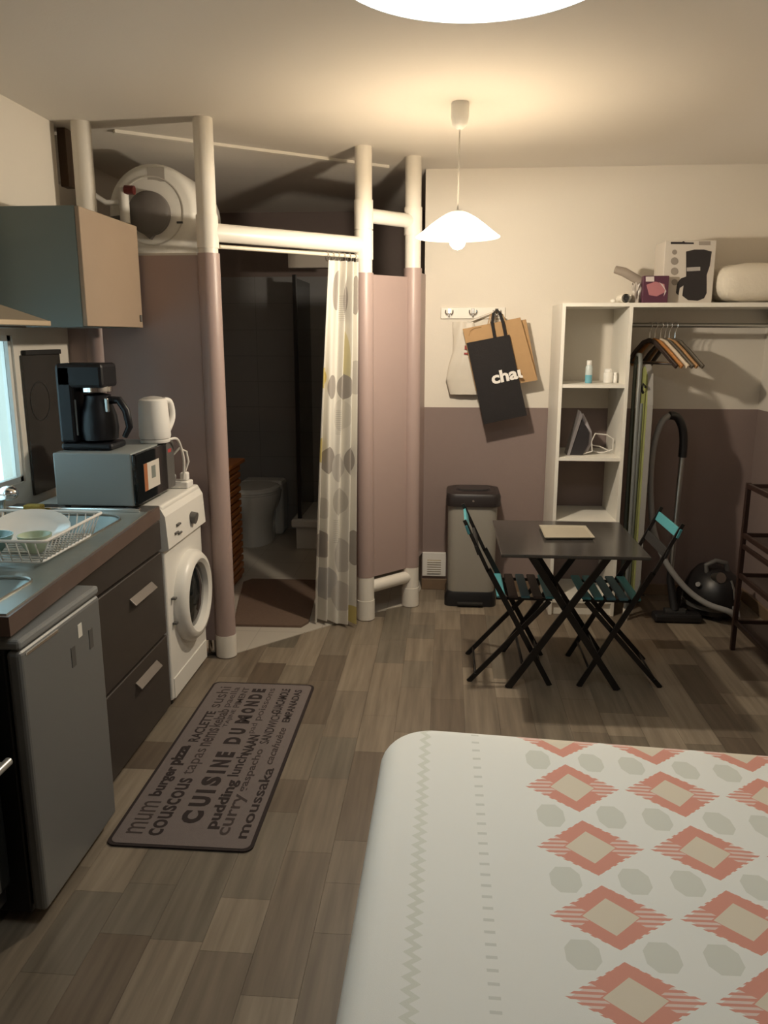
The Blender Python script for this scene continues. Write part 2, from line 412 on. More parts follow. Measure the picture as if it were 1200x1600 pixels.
# short pipe stub beside the left foot
part('pipe_stub', MB(O).cyl((c1.x-.075, c1.y+.03, .005), (c1.x-.075, c1.y+.03, .11), .026, n=16), 'chrome', pt)
# curtain rod + curtain
A, B = V((-1.03, 3.672, 1.945)), V((-.462, 4.168, 1.945))
rd = (B-A).normalized()
rod = solo('curtain_rod', MB(A).cyl(A, B, .009, n=12), mat('rod_cream', (.7, .64, .52), .35), 'slim pale curtain rod under the doorway crossbar', 'rod')
def curtmat():
    m = mat('pebble_print_fabric', (.66, .62, .55), .85); nt, u, v, _ = coords(m, 'UV')
    col = (.64, .61, .545)
    grey = (.32, .29, .26); lg = (.47, .44, .40); ye = (.52, .43, .16)
    el = [(.34, .925, .10, .050, grey), (.62, .905, .10, .060, grey), (.95, .915, .07, .05, grey), (.05, .70, .13, .028, ye), (.66, .73, .10, .10, (.56, .51, .33)), (.32, .675, .12, .032, grey), (.64, .675, .17, .036, grey), (.97, .70, .12, .045, lg),
          (.60, .60, .20, .045, (.56, .53, .47)), (.04, .505, .12, .034, ye), (.30, .475, .16, .038, grey), (.84, .475, .13, .042, grey), (.56, .455, .16, .04, lg), (.60, .36, .16, .04, (.47, .44, .39)), (.14, .235, .22, .040, grey), (.66, .205, .17, .05, lg), (.97, .23, .08, .05, grey),
          (.30, .12, .3, .05, (.43, .41, .385)), (.66, .085, .22, .045, lg), (.97, .028, .13, .028, ye), (.2, .34, .1, .03, (.5, .47, .42))]
    cur = None
    for (cu, cv, ru, rv, c) in el:
        a = (u-cu)/ru; b = (v-cv)/rv; e = (a*a+b*b).lt(1.0)
        cur = mixcol(nt, e, col if cur is None else cur, c)
    # printed text-like fine lines
    e = ((v*190).frac().lt(.45)) * ((u-.56).abs().lt(.10)) * (((v*3.3+.2).frac().lt(.22)))
    cur = mixcol(nt, e*.0+e*.28, cur, (.12, .11, .10))
    b = nt.nodes['Principled BSDF']; nt.links.new(cur, b.inputs['Base Color'])
    b.inputs['Subsurface Weight'].default_value = 0
    return m
ct = thing('door_curtain', 'pale gathered curtain with grey and yellow pebble print in the bathroom doorway', 'curtain', (-.58, 4.06, 0))
front = V((rd.y, -rd.x, 0))
def curt(u, v):   # v 0 bottom .. 1 top
    s1 = .70*(1-v)**0 
    top0, top1 = A + rd*.565, A + rd*.745
    bot0, bot1 = V((-.725, 4.115, .012)), V((-.492, 4.075, .006))
    p = bot0.lerp(bot1, u).lerp((top0.lerp(top1, u))+V((0, 0, -.028)), v)
    bulge = math.sin(math.pi*min(1, (1-v)*1.0))*.0
    p.x += -.012*math.sin(v*math.pi)*(1-u)
    amp = .020+.014*(1-v)
    k = math.sin(u*math.pi*2*4.0+.6+(1-v)*.5)*amp*(.65+.35*math.sin(u*9+v*2))
    k += .010*math.sin(u*31+v*3)*v
    p += front*(k+.012) 
    if v < .12: p.z += .020*(1-v/.12)*abs(math.sin(u*5.0))
    return p
part('curtain_fabric', MB(ct.location).grid(curt, 90, 40, uvfn=lambda u, v: (u, v)), curtmat(), ct)
for k in range(6):
    c = A+rd*(.572+.033*k); pts = [c + front*(.014*math.cos(q*math.pi/6)) + V((0, 0, .014*math.sin(q*math.pi/6)-.004)) for q in range(12)]
    pts = [c + V((0, 0, -.010)) + (front*.016*math.cos(q*math.pi/6)+V((0, 0, .022*math.sin(q*math.pi/6)))) for q in range(12)]
    part('curtain_ring', MB(ct.location).tube(pts, .0022, 6, closed=True), 'chrome', ct)

# ================================================================== BATHROOM
bm_ = MB((-.98, 4.42, .004)); P = [(-1.14, 4.02), (-.77, 4.03), (-.74, 4.10), (-.80, 4.86), (-1.24, 4.85), (-1.28, 4.78)]
bm_.prism(P, .0045, .018); solo('bath_mat', bm_, 'brownmat', 'brown mat lying on the tiles just inside the bathroom doorway', 'mat')
# toilet
tc_ = V((-1.45, 5.88, .004)); t = thing('toilet', 'white toilet with closed lid at the back of the dark bathroom', 'toilet', tc_)
O = t.location
def ell(cx, cy, rx, ryf, ryb, n=32): return [(cx+rx*math.cos(2*math.pi*k/n), cy+(ryb if math.sin(2*math.pi*k/n) > 0 else ryf)*math.sin(2*math.pi*k/n)) for k in range(n)]
def loft(mb, rings):
    n = len(rings[0][0]); vs, fs = [], []
    for poly, z in rings: vs += [V((a, b, z)) for a, b in poly]
    for i in range(len(rings)-1): fs += [(i*n+k, i*n+(k+1) % n, (i+1)*n+(k+1) % n, (i+1)*n+k) for k in range(n)]
    mb.add(vs, fs, True); mb.add(vs[:n], [tuple(range(n))[::-1]]); mb.add(vs[-n:], [tuple(range(n))]); return mb
cx, cy = tc_.x, tc_.y
part('bowl', loft(MB(O), [(ell(cx, cy, .125, .22, .36), .004), (ell(cx, cy, .120, .21, .36), .10), (ell(cx, cy, .135, .22, .36), .22), (ell(cx, cy, .175, .25, .36), .31), (ell(cx, cy, .188, .265, .36), .375), (ell(cx, cy, .186, .262, .36), .395)]), 'ceramic', t)
part('seat', loft(MB(O), [(ell(cx, cy, .190, .267, .20), .398), (ell(cx, cy, .190, .267, .20), .412)]), 'ceramic', t)
part('lid', loft(MB(O), [(ell(cx, cy, .190, .267, .2), .415), (ell(cx, cy, .188, .262, .2), .432), (ell(cx, cy, .16, .235, .18), .444)]), 'ceramic', t)
part('cover_back', MB(O).box(cx-.17, cx+.17, 6.06, 6.26, .004, .44, .03), 'ceramic', t)
# vanity
t = thing('vanity_cabinet', 'orange wooden slatted cabinet behind the left doorway post', 'cabinet', (-1.64, 4.5, .004)); O = t.location
part('body', MB(O).box(XBL+.005, -1.325, 4.08, 4.93, .004, .765, .004), 'orangewood', t)
part('top_board', MB(O).box(XBL+.005, -1.285, 4.05, 4.96, .765, .79, .006), 'orangewood', t)
for k in range(16): part('slat', MB(O).box(-1.325, -1.305, 4.10, 4.91, .04+k*.0455, .073+k*.0455, .004, 1), 'orangewood', t)
# shower tray + dark screen
t = thing('shower_tray', 'raised white shower tray in the dark bathroom corner', 'shower tray', (-.72, 5.9, .004)); O = t.location
part('tray_rim', MB(O).box(-1.13, XBR-.005, 5.62, YBB-.005, .17, .235, .015), 'ceramic', t)
part('tray_apron', MB(O).box(-1.10, XBR-.005, 5.65, YBB-.005, .004, .17, .006), 'ceramic', t)
t = thing('shower_screen', 'dark glass screen standing on the shower tray', 'shower screen', (-1.06, 5.95, .235)); O = t.location
part('screen_glass', MB(O).box(-1.075, -1.067, 5.68, YBB-.005, .237, 1.95), mat('smoked_glass', (.02, .02, .02), .08), t)
part('screen_frame', MB(O).box(-1.085, -1.057, 5.655, 5.685, .236, 1.97, .003), 'blackmetal', t)

# boiler shelf + water heater
t = solo('boiler_shelf', MB((-1.5, 4.0, 1.91)).prism([(XBL+.005, 3.65), (-1.13, 3.65), (-1.30, 4.02), (-1.40, 4.50), (XBL+.005, 4.50)], 1.893, 1.918), 'whitemat', 'white board carrying the water heater above the panel', 'shelf')
hc = V((-1.462, 4.02, 2.152)); hr = .228
t = thing('water_heater', 'white horizontal water heater drum with grey cap above the partition', 'water heater', (hc.x, 4.25, 1.918)); O = t.location
part('tank', MB(O).lathe([(.10, 0), (.19, .002), (.212, .012), (.224, .035), (hr, .07), (hr, .42), (.2, .47), (.05, .49)], (hc.x, hc.y, hc.z), 'y', 48), 'white', t)
part('end_ring', MB(O).lathe([(.160, .004), (.163, -.002), (.157, -.002), (.154, .004)], (hc.x, hc.y, hc.z), 'y', 40, caps=False), mat('ring_grey', (.55, .52, .47), .4), t)
cap = part('end_cap', MB(O).lathe([(.104, .004), (.102, -.03), (.085, -.045), (.001, -.048)], (hc.x-.006, hc.y, hc.z-.012), 'y', 36), mat('heater_cap_grey', (.15, .135, .125), .5), t)
part('cap_point', MB(O).prism([(hc.x-.055, hc.z-.095), (hc.x+.03, hc.z-.095), (hc.x-.005, hc.z-.135)], hc.y-.03, hc.y+.01, 'xz'), mat('heater_cap_grey', (.15, .135, .125)), t)
part('label_sticker', MB(O).box(hc.x-.01, hc.x+.075, hc.y+.001, hc.y+.012, hc.z+.135, hc.z+.20), mat('sticker_grey', (.40, .37, .33), .6), t)
part('indicator', MB(O).box(hc.x+.125, hc.x+.155, hc.y-.004, hc.y+.012, hc.z-.06, hc.z-.05), 'black', t)
for sx in (-.13, .13): part('cradle', MB(O).prism([(hc.x+sx-.05, 1.9185), (hc.x+sx+.05, 1.9185), (hc.x+sx+.05, 1.955), (hc.x+sx-.05, 1.955)], 4.10, 4.42, 'xz'), 'white', t)
vv = V((hc.x-.105, hc.y-.075, hc.z+.01))
part('valve_pipe', MB(O).cyl((vv.x, vv.y, vv.z-.075), (vv.x, vv.y, vv.z+.085), .024, n=16), 'white', t, 'white safety valve body')
part('valve_pipe', MB(O).tube([(vv.x, vv.y, vv.z+.02), (vv.x-.09, vv.y, vv.z+.02), (vv.x-.15, vv.y-.02, vv.z+.06), (vv.x-.22, vv.y-.02, vv.z+.05)], .013, 10), 'plast', t)
part('valve_pipe', MB(O).tube([(vv.x-.02, vv.y, vv.z-.05), (vv.x-.10, vv.y, vv.z-.06), (vv.x-.16, vv.y, vv.z-.03), (vv.x-.18, vv.y, vv.z-.22)], .012, 10), 'greyplast', t)
part('valve_knob', MB(O).cyl((vv.x+.012, vv.y-.01, vv.z+.075), (vv.x+.058, vv.y-.01, vv.z+.072), .021, n=14), mat('red_knob', (.10, .012, .010), .5), t, 'dark red valve knob')
# small box in the upper corner
t = thing('junction_box', 'small white box high in the left corner, beside a strip coloured as a dark gap', 'box', (-1.80, 3.75, 2.2)); O = t.location
part('box_body', MB(O).box(-1.87, -1.775, 3.74, 3.80, 2.24, 2.44, .004), 'plast', t)
part('gap_shade_strip', MB(O).box(-1.775, -1.735, 3.735, 3.80, 2.22, 2.469, .002), mat('gap_shade_brown', (.10, .06, .035), .6), t)  # brown strip puts the shade of a small gap into colour

# ================================================================== KITCHEN
ZC = .885
pn, pf = PZ(13, 962, ZC), PZ(236, 797.5, ZC)
xn, yn, xf, yf = pn.x, pn.y, pf.x, 3.05
t = thing('worktop', 'kitchen worktop with brown front edge and inset metal sink', 'worktop', (-1.45, 2.4, .835)); O = t.location
def rrect(x0, x1, y0, y1, r, n=6):
    pts = []
    for cx, cy, a0 in ((x1-r, y1-r, 0), (x0+r, y1-r, 90), (x0+r, y0+r, 180), (x1-r, y0+r, 270)):
        for k in range(n+1): a = math.radians(a0+90*k/n); pts.append((cx+r*math.cos(a), cy+r*math.sin(a)))
    return pts
bowls = [(-1.56, -1.20, 2.31, 2.86, .10, .13), (-1.58, -1.14, 1.80, 2.06, .05, .05)]
slab = [(XL+.003, yn), (xn, yn), (xf, yf), (XL+.003, yf)]
def plate(mb, outer, holes, z0, z1):
    loops = [outer]+holes; flat = [p for L in loops for p in L]
    tri = geometry.tessellate_polygon([[V((a, b, 0)) for a, b in L] for L in loops])
    n = len(flat); mb.add([V((a, b, z1)) for a, b in flat], tri); mb.add([V((a, b, z0)) for a, b in flat], tri)
    k = 0
    for L in loops:
        m = len(L); q = [V((a, b, z0)) for a, b in L]+[V((a, b, z1)) for a, b in L]
        mb.add(q, [(i, (i+1) % m, m+(i+1) % m, m+i) for i in range(m)]); k += m
    return mb
hs = [rrect(*b[:5]) for b in bowls]
part('top_board', plate(MB(O), slab, hs, .830, ZC-.004), 'edge', t)
steelm = mat('sink_steel', (.27, .30, .285), .33, .45, noise=.1, nscale=20)
so = [(XL+.03, yn+.012), (xn-.012, yn+.012), (xn-.012+(xf-xn)*.92, 2.93), (XL+.03, 2.93)]
sk = part('sink_plate', plate(MB(O), so, hs, ZC-.004, ZC), steelm, t)
part('front_strip', MB(O).prism([(xn+(xf-xn)*.9-.02, 2.93), (xf-.003, yf-.002), (XL+.005, yf-.002), (XL+.005, 2.932)], ZC-.004, ZC-.001), mat('worktop_grey', (.10, .095, .09), .3), t)
for (x0, x1, y0, y1, r, dp) in bowls:
    rr = rrect(x0, x1, y0, y1, r); ri = rrect(x0+.02, x1-.02, y0+.02, y1-.02, r*.8); rb = rrect(x0+.05, x1-.05, y0+.05, y1-.05, r*.6)
    n = len(rr); m_ = MB(O)
    vs = [V((a, b, ZC-.001)) for a, b in rr]+[V((a, b, ZC-dp*.35)) for a, b in ri]+[V((a, b, ZC-dp)) for a, b in rb]
    m_.add(vs, [(i*n+k, i*n+(k+1) % n, (i+1)*n+(k+1) % n, (i+1)*n+k) for i in range(2) for k in range(n)], True); m_.add(vs[2*n:], [tuple(range(n))])
    part('sink_bowl', m_, steelm, sk)
    part('bowl_rim', MB(O).tube([(a, b, ZC+.001) for a, b in rr], .005, 6, closed=True), 'steel', sk)
part('raised_lip', MB(O).box(XL+.03, xf-.03, 2.915, 2.935, ZC-.002, ZC+.014, .004), 'chrome', sk)
# drawer cabinet
t = thing('drawer_cabinet', 'dark brown kitchen drawer unit between the fridge and the washing machine', 'cabinet', (-1.43, 2.66, 0)); O = t.location
cb_ = MB(O).box(-1.72, -1.168, 2.29, 3.045, .0, .70); cb_.box(-1.72, -1.168, 2.29, 2.306, .70, .828); cb_.box(-1.72, -1.168, 3.029, 3.045, .70, .828); cb_.box(-1.185, -1.168, 2.306, 3.029, .70, .828)
part('body', cb_, 'brown', t)
for z0, z1, h in ((.02, .335, .262), (.345, .695, .592), (.705, .825, None)):
    dr = part('drawer', MB(O).box(-1.168, -1.148, 2.293, 3.042, z0, z1, .003, 1), 'brown', t)
    if h:
        hd = MB(O).obox((-1.1365, 2.69, h+.004), (-1.1365, 2.91, h+.004), (.024, 0, -.024), (.004, 0, .004), .0012)
        part('handle', hd, mat('handle_metal', (.27, .24, .215), .35, .4), dr, 'flat metal drawer handle')
# fridge
t = thing('mini_fridge', 'silver under-counter fridge with dark sides in the kitchen row', 'fridge', (-1.35, 2.04, 0)); O = t.location
part('body', MB(O).box(-1.63, -1.092, 1.78, 2.233, .03, .800, .006), mat('fridge_black_side', (.012, .013, .013), .5), t)
dr = part('door', MB(O).box(-1.088, -1.048, 1.775, 2.235, .04, .782, .012, 3), 'silver', t)
part('top_cap', MB(O).box(-1.61, -1.048, 1.775, 2.235, .786, .812, .008), mat('fridge_top_grey', (.24, .245, .24), .45), t)
part('badge', MB(O).box(-1.0485, -1.0465, 2.145, 2.17, .64, .70, .0005), 'greyplast', dr)
part('badge', MB(O).box(-1.0485, -1.0465, 2.03, 2.055, .63, .69, .0005), 'greyplast', dr)
part('badge', MB(O).box(-1.0485, -1.0465, 2.08, 2.105, .70, .74, .0005), 'whitemat', dr)
part('handle_recess', MB(O).box(-1.065, -1.046, 1.80, 1.97, .762, .772, .002), 'chrome', dr)
for y in (1.84, 2.20):
    for x in (-1.62, -1.14): part('foot', MB(O).cyl((x, y, 0), (x, y, .035), .016), 'black', t)
# cooker
t = thing('cooker', 'black free-standing cooker with pale bar handle at the left picture edge', 'cooker', (-1.4, 1.47, 0)); O = t.location
part('body', MB(O).box(-1.70, -1.13, 1.15, 1.735, .10, .86, .005), 'black', t)
part('plinth', MB(O).box(-1.68, -1.19, 1.16, 1.735, 0, .10), 'blackmat', t)
od = part('oven_door', MB(O).box(-1.13, -1.112, 1.16, 1.732, .16, .60, .004), 'glass', t)
hb = MB(O).cyl((-1.075, 1.24, .515), (-1.075, 1.72, .515), .011, n=12); hb.cyl((-1.115, 1.27, .515), (-1.075, 1.27, .515), .008); hb.cyl((-1.115, 1.70, .515), (-1.075, 1.70, .515), .008)
part('handle', hb, mat('pale_handle', (.6, .6, .57), .3, .6), od, 'pale metal bar handle')
for k in range(5): part('knob', MB(O).cyl((-1.135, 1.25+k*.12, .66), (-1.10, 1.25+k*.12, .66), .018, n=16), 'greyplast', t)
part('hob', MB(O).box(-1.70, -1.12, 1.15, 1.735, .86, .875, .003), 'glass', t)
for y in (1.32, 1.62):
    for x in (-1.55, -1.28): part('burner', MB(O).lathe([(.075, .875), (.075, .879), (.06, .88)], (x, y, 0)), 'blackmat', t)
# washing machine
WF = -1.145
t = thing('washing_machine', 'white front-loading washing machine beside the partition post', 'washing machine', (-1.4, 3.31, 0)); O = t.location
part('body', MB(O).box(-1.68, WF, 3.062, 3.56, .025, .88, .012, 3), 'white', t)
part('control_panel', MB(O).prism([(WF-.03, .875), (WF-.004, .868), (WF+.014, .835), (WF+.022, .70), (WF+.002, .690), (WF-.03, .69)], 3.056, 3.562, 'xz'), 'white', t)
fp = part('kick_panel', MB(O).box(WF-.002, WF+.004, 3.08, 3.54, .03, .12, .002), 'white', t)
part('dial', MB(O).cyl((WF+.015, 3.37, .765), (WF+.042, 3.37, .76), .026, n=20), 'greyplast', t)
for y, z in ((3.19, .775), (3.16, .745), (3.20, .735)): part('button', MB(O).box(WF+.012, WF+.027, y-.02, y+.02, z-.004, z+.004, .001, 1), 'greyplast', t)
dc = (WF, 3.335, .415)
dor = part('door_ring', MB(O).lathe([(.205, -.002), (.205, .03), (.185, .052), (.165, .056), (.148, .045), (.143, .02)], dc, 'x', 48, caps=False), 'white', t)
part('door_glass', MB(O).lathe([(.144, .022), (.11, .034), (.06, .044), (.001, .048)], dc, 'x', 40, caps=False), 'glass', dor, 'dark porthole glass')
for zz in (.36, .47): part('hinge_pin', MB(O).box(WF+.001, WF+.02, 3.105, 3.125, zz-.004, zz+.004), 'greyplast', dor)
for y in (3.10, 3.52):
    for x in (-1.64, -1.18): part('foot', MB(O).cyl((x, y, 0), (x, y, .03), .02), 'black', t)
# microwave
MZ0, MZ1 = .898, 1.108
t = thing('microwave', 'silver microwave with dark glass door standing at the end of the worktop', 'microwave', (-1.36, 3.17, .885)); O = t.location
part('casing', MB(O).box(-1.53, -1.215, 2.958, 3.40, MZ0, MZ1, .006), mat('microwave_grey', (.30, .325, .32), .42, .2), t)
dr = part('door', MB(O).box(-1.215, -1.196, 2.96, 3.30, MZ0+.004, MZ1-.004, .005), 'glass', t)
part('control_strip', MB(O).box(-1.215, -1.198, 3.303, 3.398, MZ0+.004, MZ1-.004, .005), 'greyplast', t)
st = part('sticker', MB(O).box(-1.1962, -1.1952, 3.03, 3.20, .945, 1.055), mat('sticker_white', (.62, .58, .52), .5), dr, 'pale label with orange band')
part('sticker_band', MB(O).box(-1.1954, -1.1948, 3.03, 3.066, .945, 1.055), mat('sticker_orange', (.36, .13, .05), .5), st)
part('sticker_picture', MB(O).box(-1.1954, -1.1948, 3.11, 3.155, .985, 1.035), mat('sticker_grey2', (.2, .22, .2), .5), st)
part('red_sticker', MB(O).box(-1.1985, -1.1975, 3.32, 3.36, 1.06, 1.075), mat('sticker_red', (.45, .05, .05), .5), t)
for y in (2.99, 3.36):
    for x in (-1.50, -1.25): part('foot', MB(O).cyl((x, y, .886), (x, y, MZ0+.002), .012, n=10), 'black', t)
# coffee maker on the microwave
cofm = mat('coffee_black', (.010, .010, .013), .42, Specular_IOR_Level=.3)
t = thing('coffee_maker', 'black filter coffee maker with glass jug on top of the microwave', 'coffee maker', (-1.42, 3.09, MZ1)); O = t.location; z = MZ1
part('base', MB(O).box(-1.525, -1.315, 3.02, 3.17, z+.001, z+.03, .012), cofm, t)
part('tower', MB(O).box(-1.525, -1.458, 3.02, 3.17, z+.03, z+.335, .012), cofm, t)
part('filter_housing', MB(O).box(-1.525, -1.335, 3.02, 3.17, z+.245, z+.34, .014), cofm, t)
part('silver_band', MB(O).lathe([(.062, 0), (.064, .002), (.064, .020), (.062, .022)], (-1.395, 3.095, z+.228), n=28, caps=False), 'chrome', t)
jg = part('jug', MB(O).lathe([(.050, .032), (.070, .040), (.075, .085), (.070, .135), (.056, .180), (.050, .205), (.052, .215), (.030, .222), (.001, .223)], (-1.392, 3.095, z)), cofm, t)
part('jug_clip', MB(O).box(-1.345, -1.332, 3.05, 3.065, z+.15, z+.205, .003), 'steel', jg)
part('jug_handle', MB(O).tube([(-1.345, 3.09, z+.195), (-1.30, 3.085, z+.195), (-1.272, 3.08, z+.155), (-1.262, 3.08, z+.09), (-1.285, 3.08, z+.05)], [.016, .016, .016, .014, .011], 10), cofm, jg)
part('water_gauge', MB(O).box(-1.462, -1.452, 3.03, 3.034, z+.06, z+.2), 'greyplast', t)
# kettle
kx, ky = -1.243, 3.30
t = thing('electric_kettle', 'white electric kettle on top of the microwave beside the coffee maker', 'kettle', (kx, ky, z)); O = t.location
part('base', MB(O).lathe([(.060, .001), (.062, .004), (.062, .016), (.055, .018)], (kx, ky, z)), 'plast', t)
part('body', MB(O).lathe([(.064, .019), (.067, .03), (.064, .10), (.060, .165), (.058, .18), (.050, .186)], (kx, ky, z)), 'plast', t)
part('lid', MB(O).lathe([(.050, .186), (.035, .192), (.012, .196), (.001, .197)], (kx, ky, z), caps=False), mat('kettle_lid', (.45, .44, .42), .4), t)
part('handle', MB(O).tube(cat([(kx+.03, ky+.05, z+.175), (kx+.045, ky+.08, z+.165), (kx+.05, ky+.088, z+.10), (kx+.035, ky+.055, z+.04)], 5), .013, 10), 'plast', t)
part('power_cord', MB(O).tube(cat([(kx+.055, ky+.02, z+.010), (kx+.072, ky+.06, z+.008), (-1.168, 3.40, z-.03), (-1.165, 3.425, z-.10), (-1.175, 3.435, .925)], 5), .006, 8), 'cord', t)
# power strip on washing machine
t = thing('power_strip', 'white socket strip with plugged cables lying on the washing machine', 'power strip', (-1.20, 3.47, .88)); O = t.location
part('housing', MB(O).box(-1.27, -1.155, 3.43, 3.51, .881, .912, .006), 'plast', t)
part('plug', MB(O).box(-1.20, -1.165, 3.455, 3.495, .912, .95, .008), 'plast', t)
part('plug', MB(O).box(-1.255, -1.225, 3.455, 3.49, .912, .94, .008), 'plast', t)
part('cable', MB(O).tube([(-1.18, 3.475, .95), (-1.160, 3.47, 1.0), (-1.165, 3.465, 1.045), (-1.195, 3.46, 1.06), (-1.225, 3.45, 1.03), (-1.24, 3.46, .98), (-1.24, 3.472, .94)], .0055, 8), 'cord', t)
# wall cupboard
t = thing('wall_cupboard', 'grey wall cupboard with tan door above the microwave', 'cupboard', (-1.56, 3.31, 1.59)); O = t.location
part('body', MB(O).box(XL+.003, -1.398, 3.03, 3.592, 1.587, 2.028, .002, 1), 'grey', t)
dr = part('door', MB(O).box(-1.398, -1.38, 3.032, 3.60, 1.590, 2.026, .002, 1), 'tan', t)
part('handle', MB(O).box(-1.38, -1.372, 3.565, 3.578, 1.615, 1.645, .002, 1), 'greyplast', dr)
# hood
t = thing('range_hood', 'tan slanted range hood edge at the left picture border', 'hood', (-1.5, 2.2, 1.585)); O = t.location
hx = PX(76, 504, -1.28)
part('canopy', MB(O).prism([(-1.28, 1.583), (-1.28, 1.600), (-1.44, 1.652), (XL+.003, 1.76), (XL+.003, 1.583)], hx.y-.58, hx.y, 'xz'), mat('hood_tan', (.30, .25, .18), .45), t)
part('front_lip', MB(O).box(-1.28, -1.272, hx.y-.58, hx.y, 1.583, 1.600, .002, 1), mat('hood_lip', (.42, .33, .22), .35, .3), t)
part('filter', MB(O).box(XL+.05, -1.33, hx.y-.53, hx.y-.05, 1.577, 1.583), 'greyplast', t)
# dark panel on left wall
t = thing('splash_panel', 'dark grey panel on the left wall between the window and the corner', 'panel', (XL, 3.35, .89)); O = t.location
part('panel_sheet', MB(O).box(XL+.001, XL+.012, 3.185, 3.51, .89, 1.475, .002, 1), mat('panel_charcoal', (.045, .042, .038), .25, noise=.2, nscale=4), t)
part('top_rail', MB(O).box(XL+.001, XL+.022, 3.20, 3.505, 1.475, 1.495, .002, 1), 'blackmat', t)
part('ring_mark', MB(O).lathe([(.085, .012), (.085, .0135), (.078, .0135), (.078, .012)], (XL, 3.30, 1.28), 'x', 32, caps=False), mat('panel_ring', (.03, .03, .028), .4), t)
# tap
t = thing('kitchen_tap', 'low chrome mixer tap behind the sink by the window', 'tap', (-1.63, 2.72, ZC)); O = t.location
part('tap_body', MB(O).lathe([(.032, 0), (.032, .01), (.024, .02), (.024, .07), (.028, .085)], (-1.63, 2.72, ZC), n=20), 'chrome', t)
part('lever', MB(O).sphere((-1.61, 2.76, ZC+.10), .034, (1.1, 1, .8)), 'chrome', t)
part('spout', MB(O).tube([(-1.63, 2.71, ZC+.06), (-1.60, 2.64, ZC+.075), (-1.58, 2.60, ZC+.075), (-1.565, 2.57, ZC+.055)], .013, 10), 'chrome', t)
solo('sponge', MB((-1.585, 2.88, ZC)).box(-1.62, -1.55, 2.865, 2.905, ZC+.001, ZC+.032, .006), mat('yellow_sponge', (.42, .30, .06), .9, bump=.5, bscale=200), 'small yellow sponge beside the tap', 'sponge')
# dish rack
ZC0 = ZC; ZC = ZC+.007; RZ = ZC+.08; rx0, rx1, ry0, ry1 = -1.56, -1.150, 2.13, 2.53
t = thing('dish_rack', 'white wire dish rack on the sink', 'dish rack', ((rx0+rx1)/2, (ry0+ry1)/2, ZC)); O = t.location
part('top_wire', MB(O).tube([(a, b, RZ) for a, b in rrect(rx0, rx1, ry0, ry1, .02, 3)], .005, 8, closed=True), 'plast', t)
part('bottom_wire', MB(O).tube([(a, b, ZC+.010) for a, b in rrect(rx0+.03, rx1-.03, ry0+.03, ry1-.03, .02, 3)], .004, 8, closed=True), 'plast', t)
def wire(p0, p1): part('wire', MB(O).tube([p0, p1], .0022, 5), 'plast', t)
for k in range(14):
    y = ry0+.03+k*(ry1-ry0-.06)/13; wire((rx1, y, RZ), (rx1-.03, y, ZC+.01)); wire((rx0, y, RZ), (rx0+.03, y, ZC+.01)); wire((rx0+.03, y, ZC+.01), (rx1-.03, y, ZC+.01))
for k in range(13):
    x = rx0+.03+k*(rx1-rx0-.06)/12; wire((x, ry0, RZ), (x, ry0+.03, ZC+.01)); wire((x, ry1, RZ), (x, ry1-.03, ZC+.01))
for cx, cy in ((rx0+.05, ry0+.05), (rx1-.05, ry1-.04)): part('foot', MB(O).cyl((cx, cy, ZC), (cx, cy, ZC+.01), .006, n=8), 'plast', t)
def dish(name, cx, cy, cz, r, tilt, m, label, cat, prof=None):
    mb = MB((cx, cy, cz)); prof = prof or [(.001, 0), (r*.6, 0), (r*.72, .008), (r, .020), (r*.985, .024), (r*.7, .012), (r*.58, .005), (.001, .005)]
    mb.lathe(prof, (cx, cy, cz), caps=False)
    o = solo(name, mb, m, label, cat, 'dishes in the rack'); o.rotation_euler = tilt; return o
zr = ZC+.018
dish('plate', -1.33, 2.40, zr+.024, .115, (math.radians(14), math.radians(8), .1), 'ceramic', 'large white plate leaning at the back of the dish rack', 'plate')
dish('bowl', -1.235, 2.235, zr+.002, .05, (0, 0, 0), mat('cream_green_ceramic', (.50, .58, .42), .25), 'small pale green bowl at the front of the dish rack', 'bowl', [(.02, 0), (.025, .004), (.045, .035), (.050, .055), (.047, .055), (.04, .035), (.02, .008), (.001, .007)])
dish('bowl', -1.36, 2.22, zr+.002, .05, (0, 0, 0), mat('teal_ceramic', (.20, .34, .33), .2), 'teal bowl in the near part of the dish rack', 'bowl', [(.02, 0), (.025, .004), (.055, .04), (.060, .055), (.057, .055), (.05, .04), (.02, .008), (.001, .007)])
dish('cup', -1.49, 2.25, zr+.002, .04, (0, 0, 0), 'ceramic', 'white cup at the left of the dish rack', 'cup', [(.03, 0), (.034, .004), (.038, .085), (.035, .085), (.03, .01), (.001, .008)])

ZC = ZC0
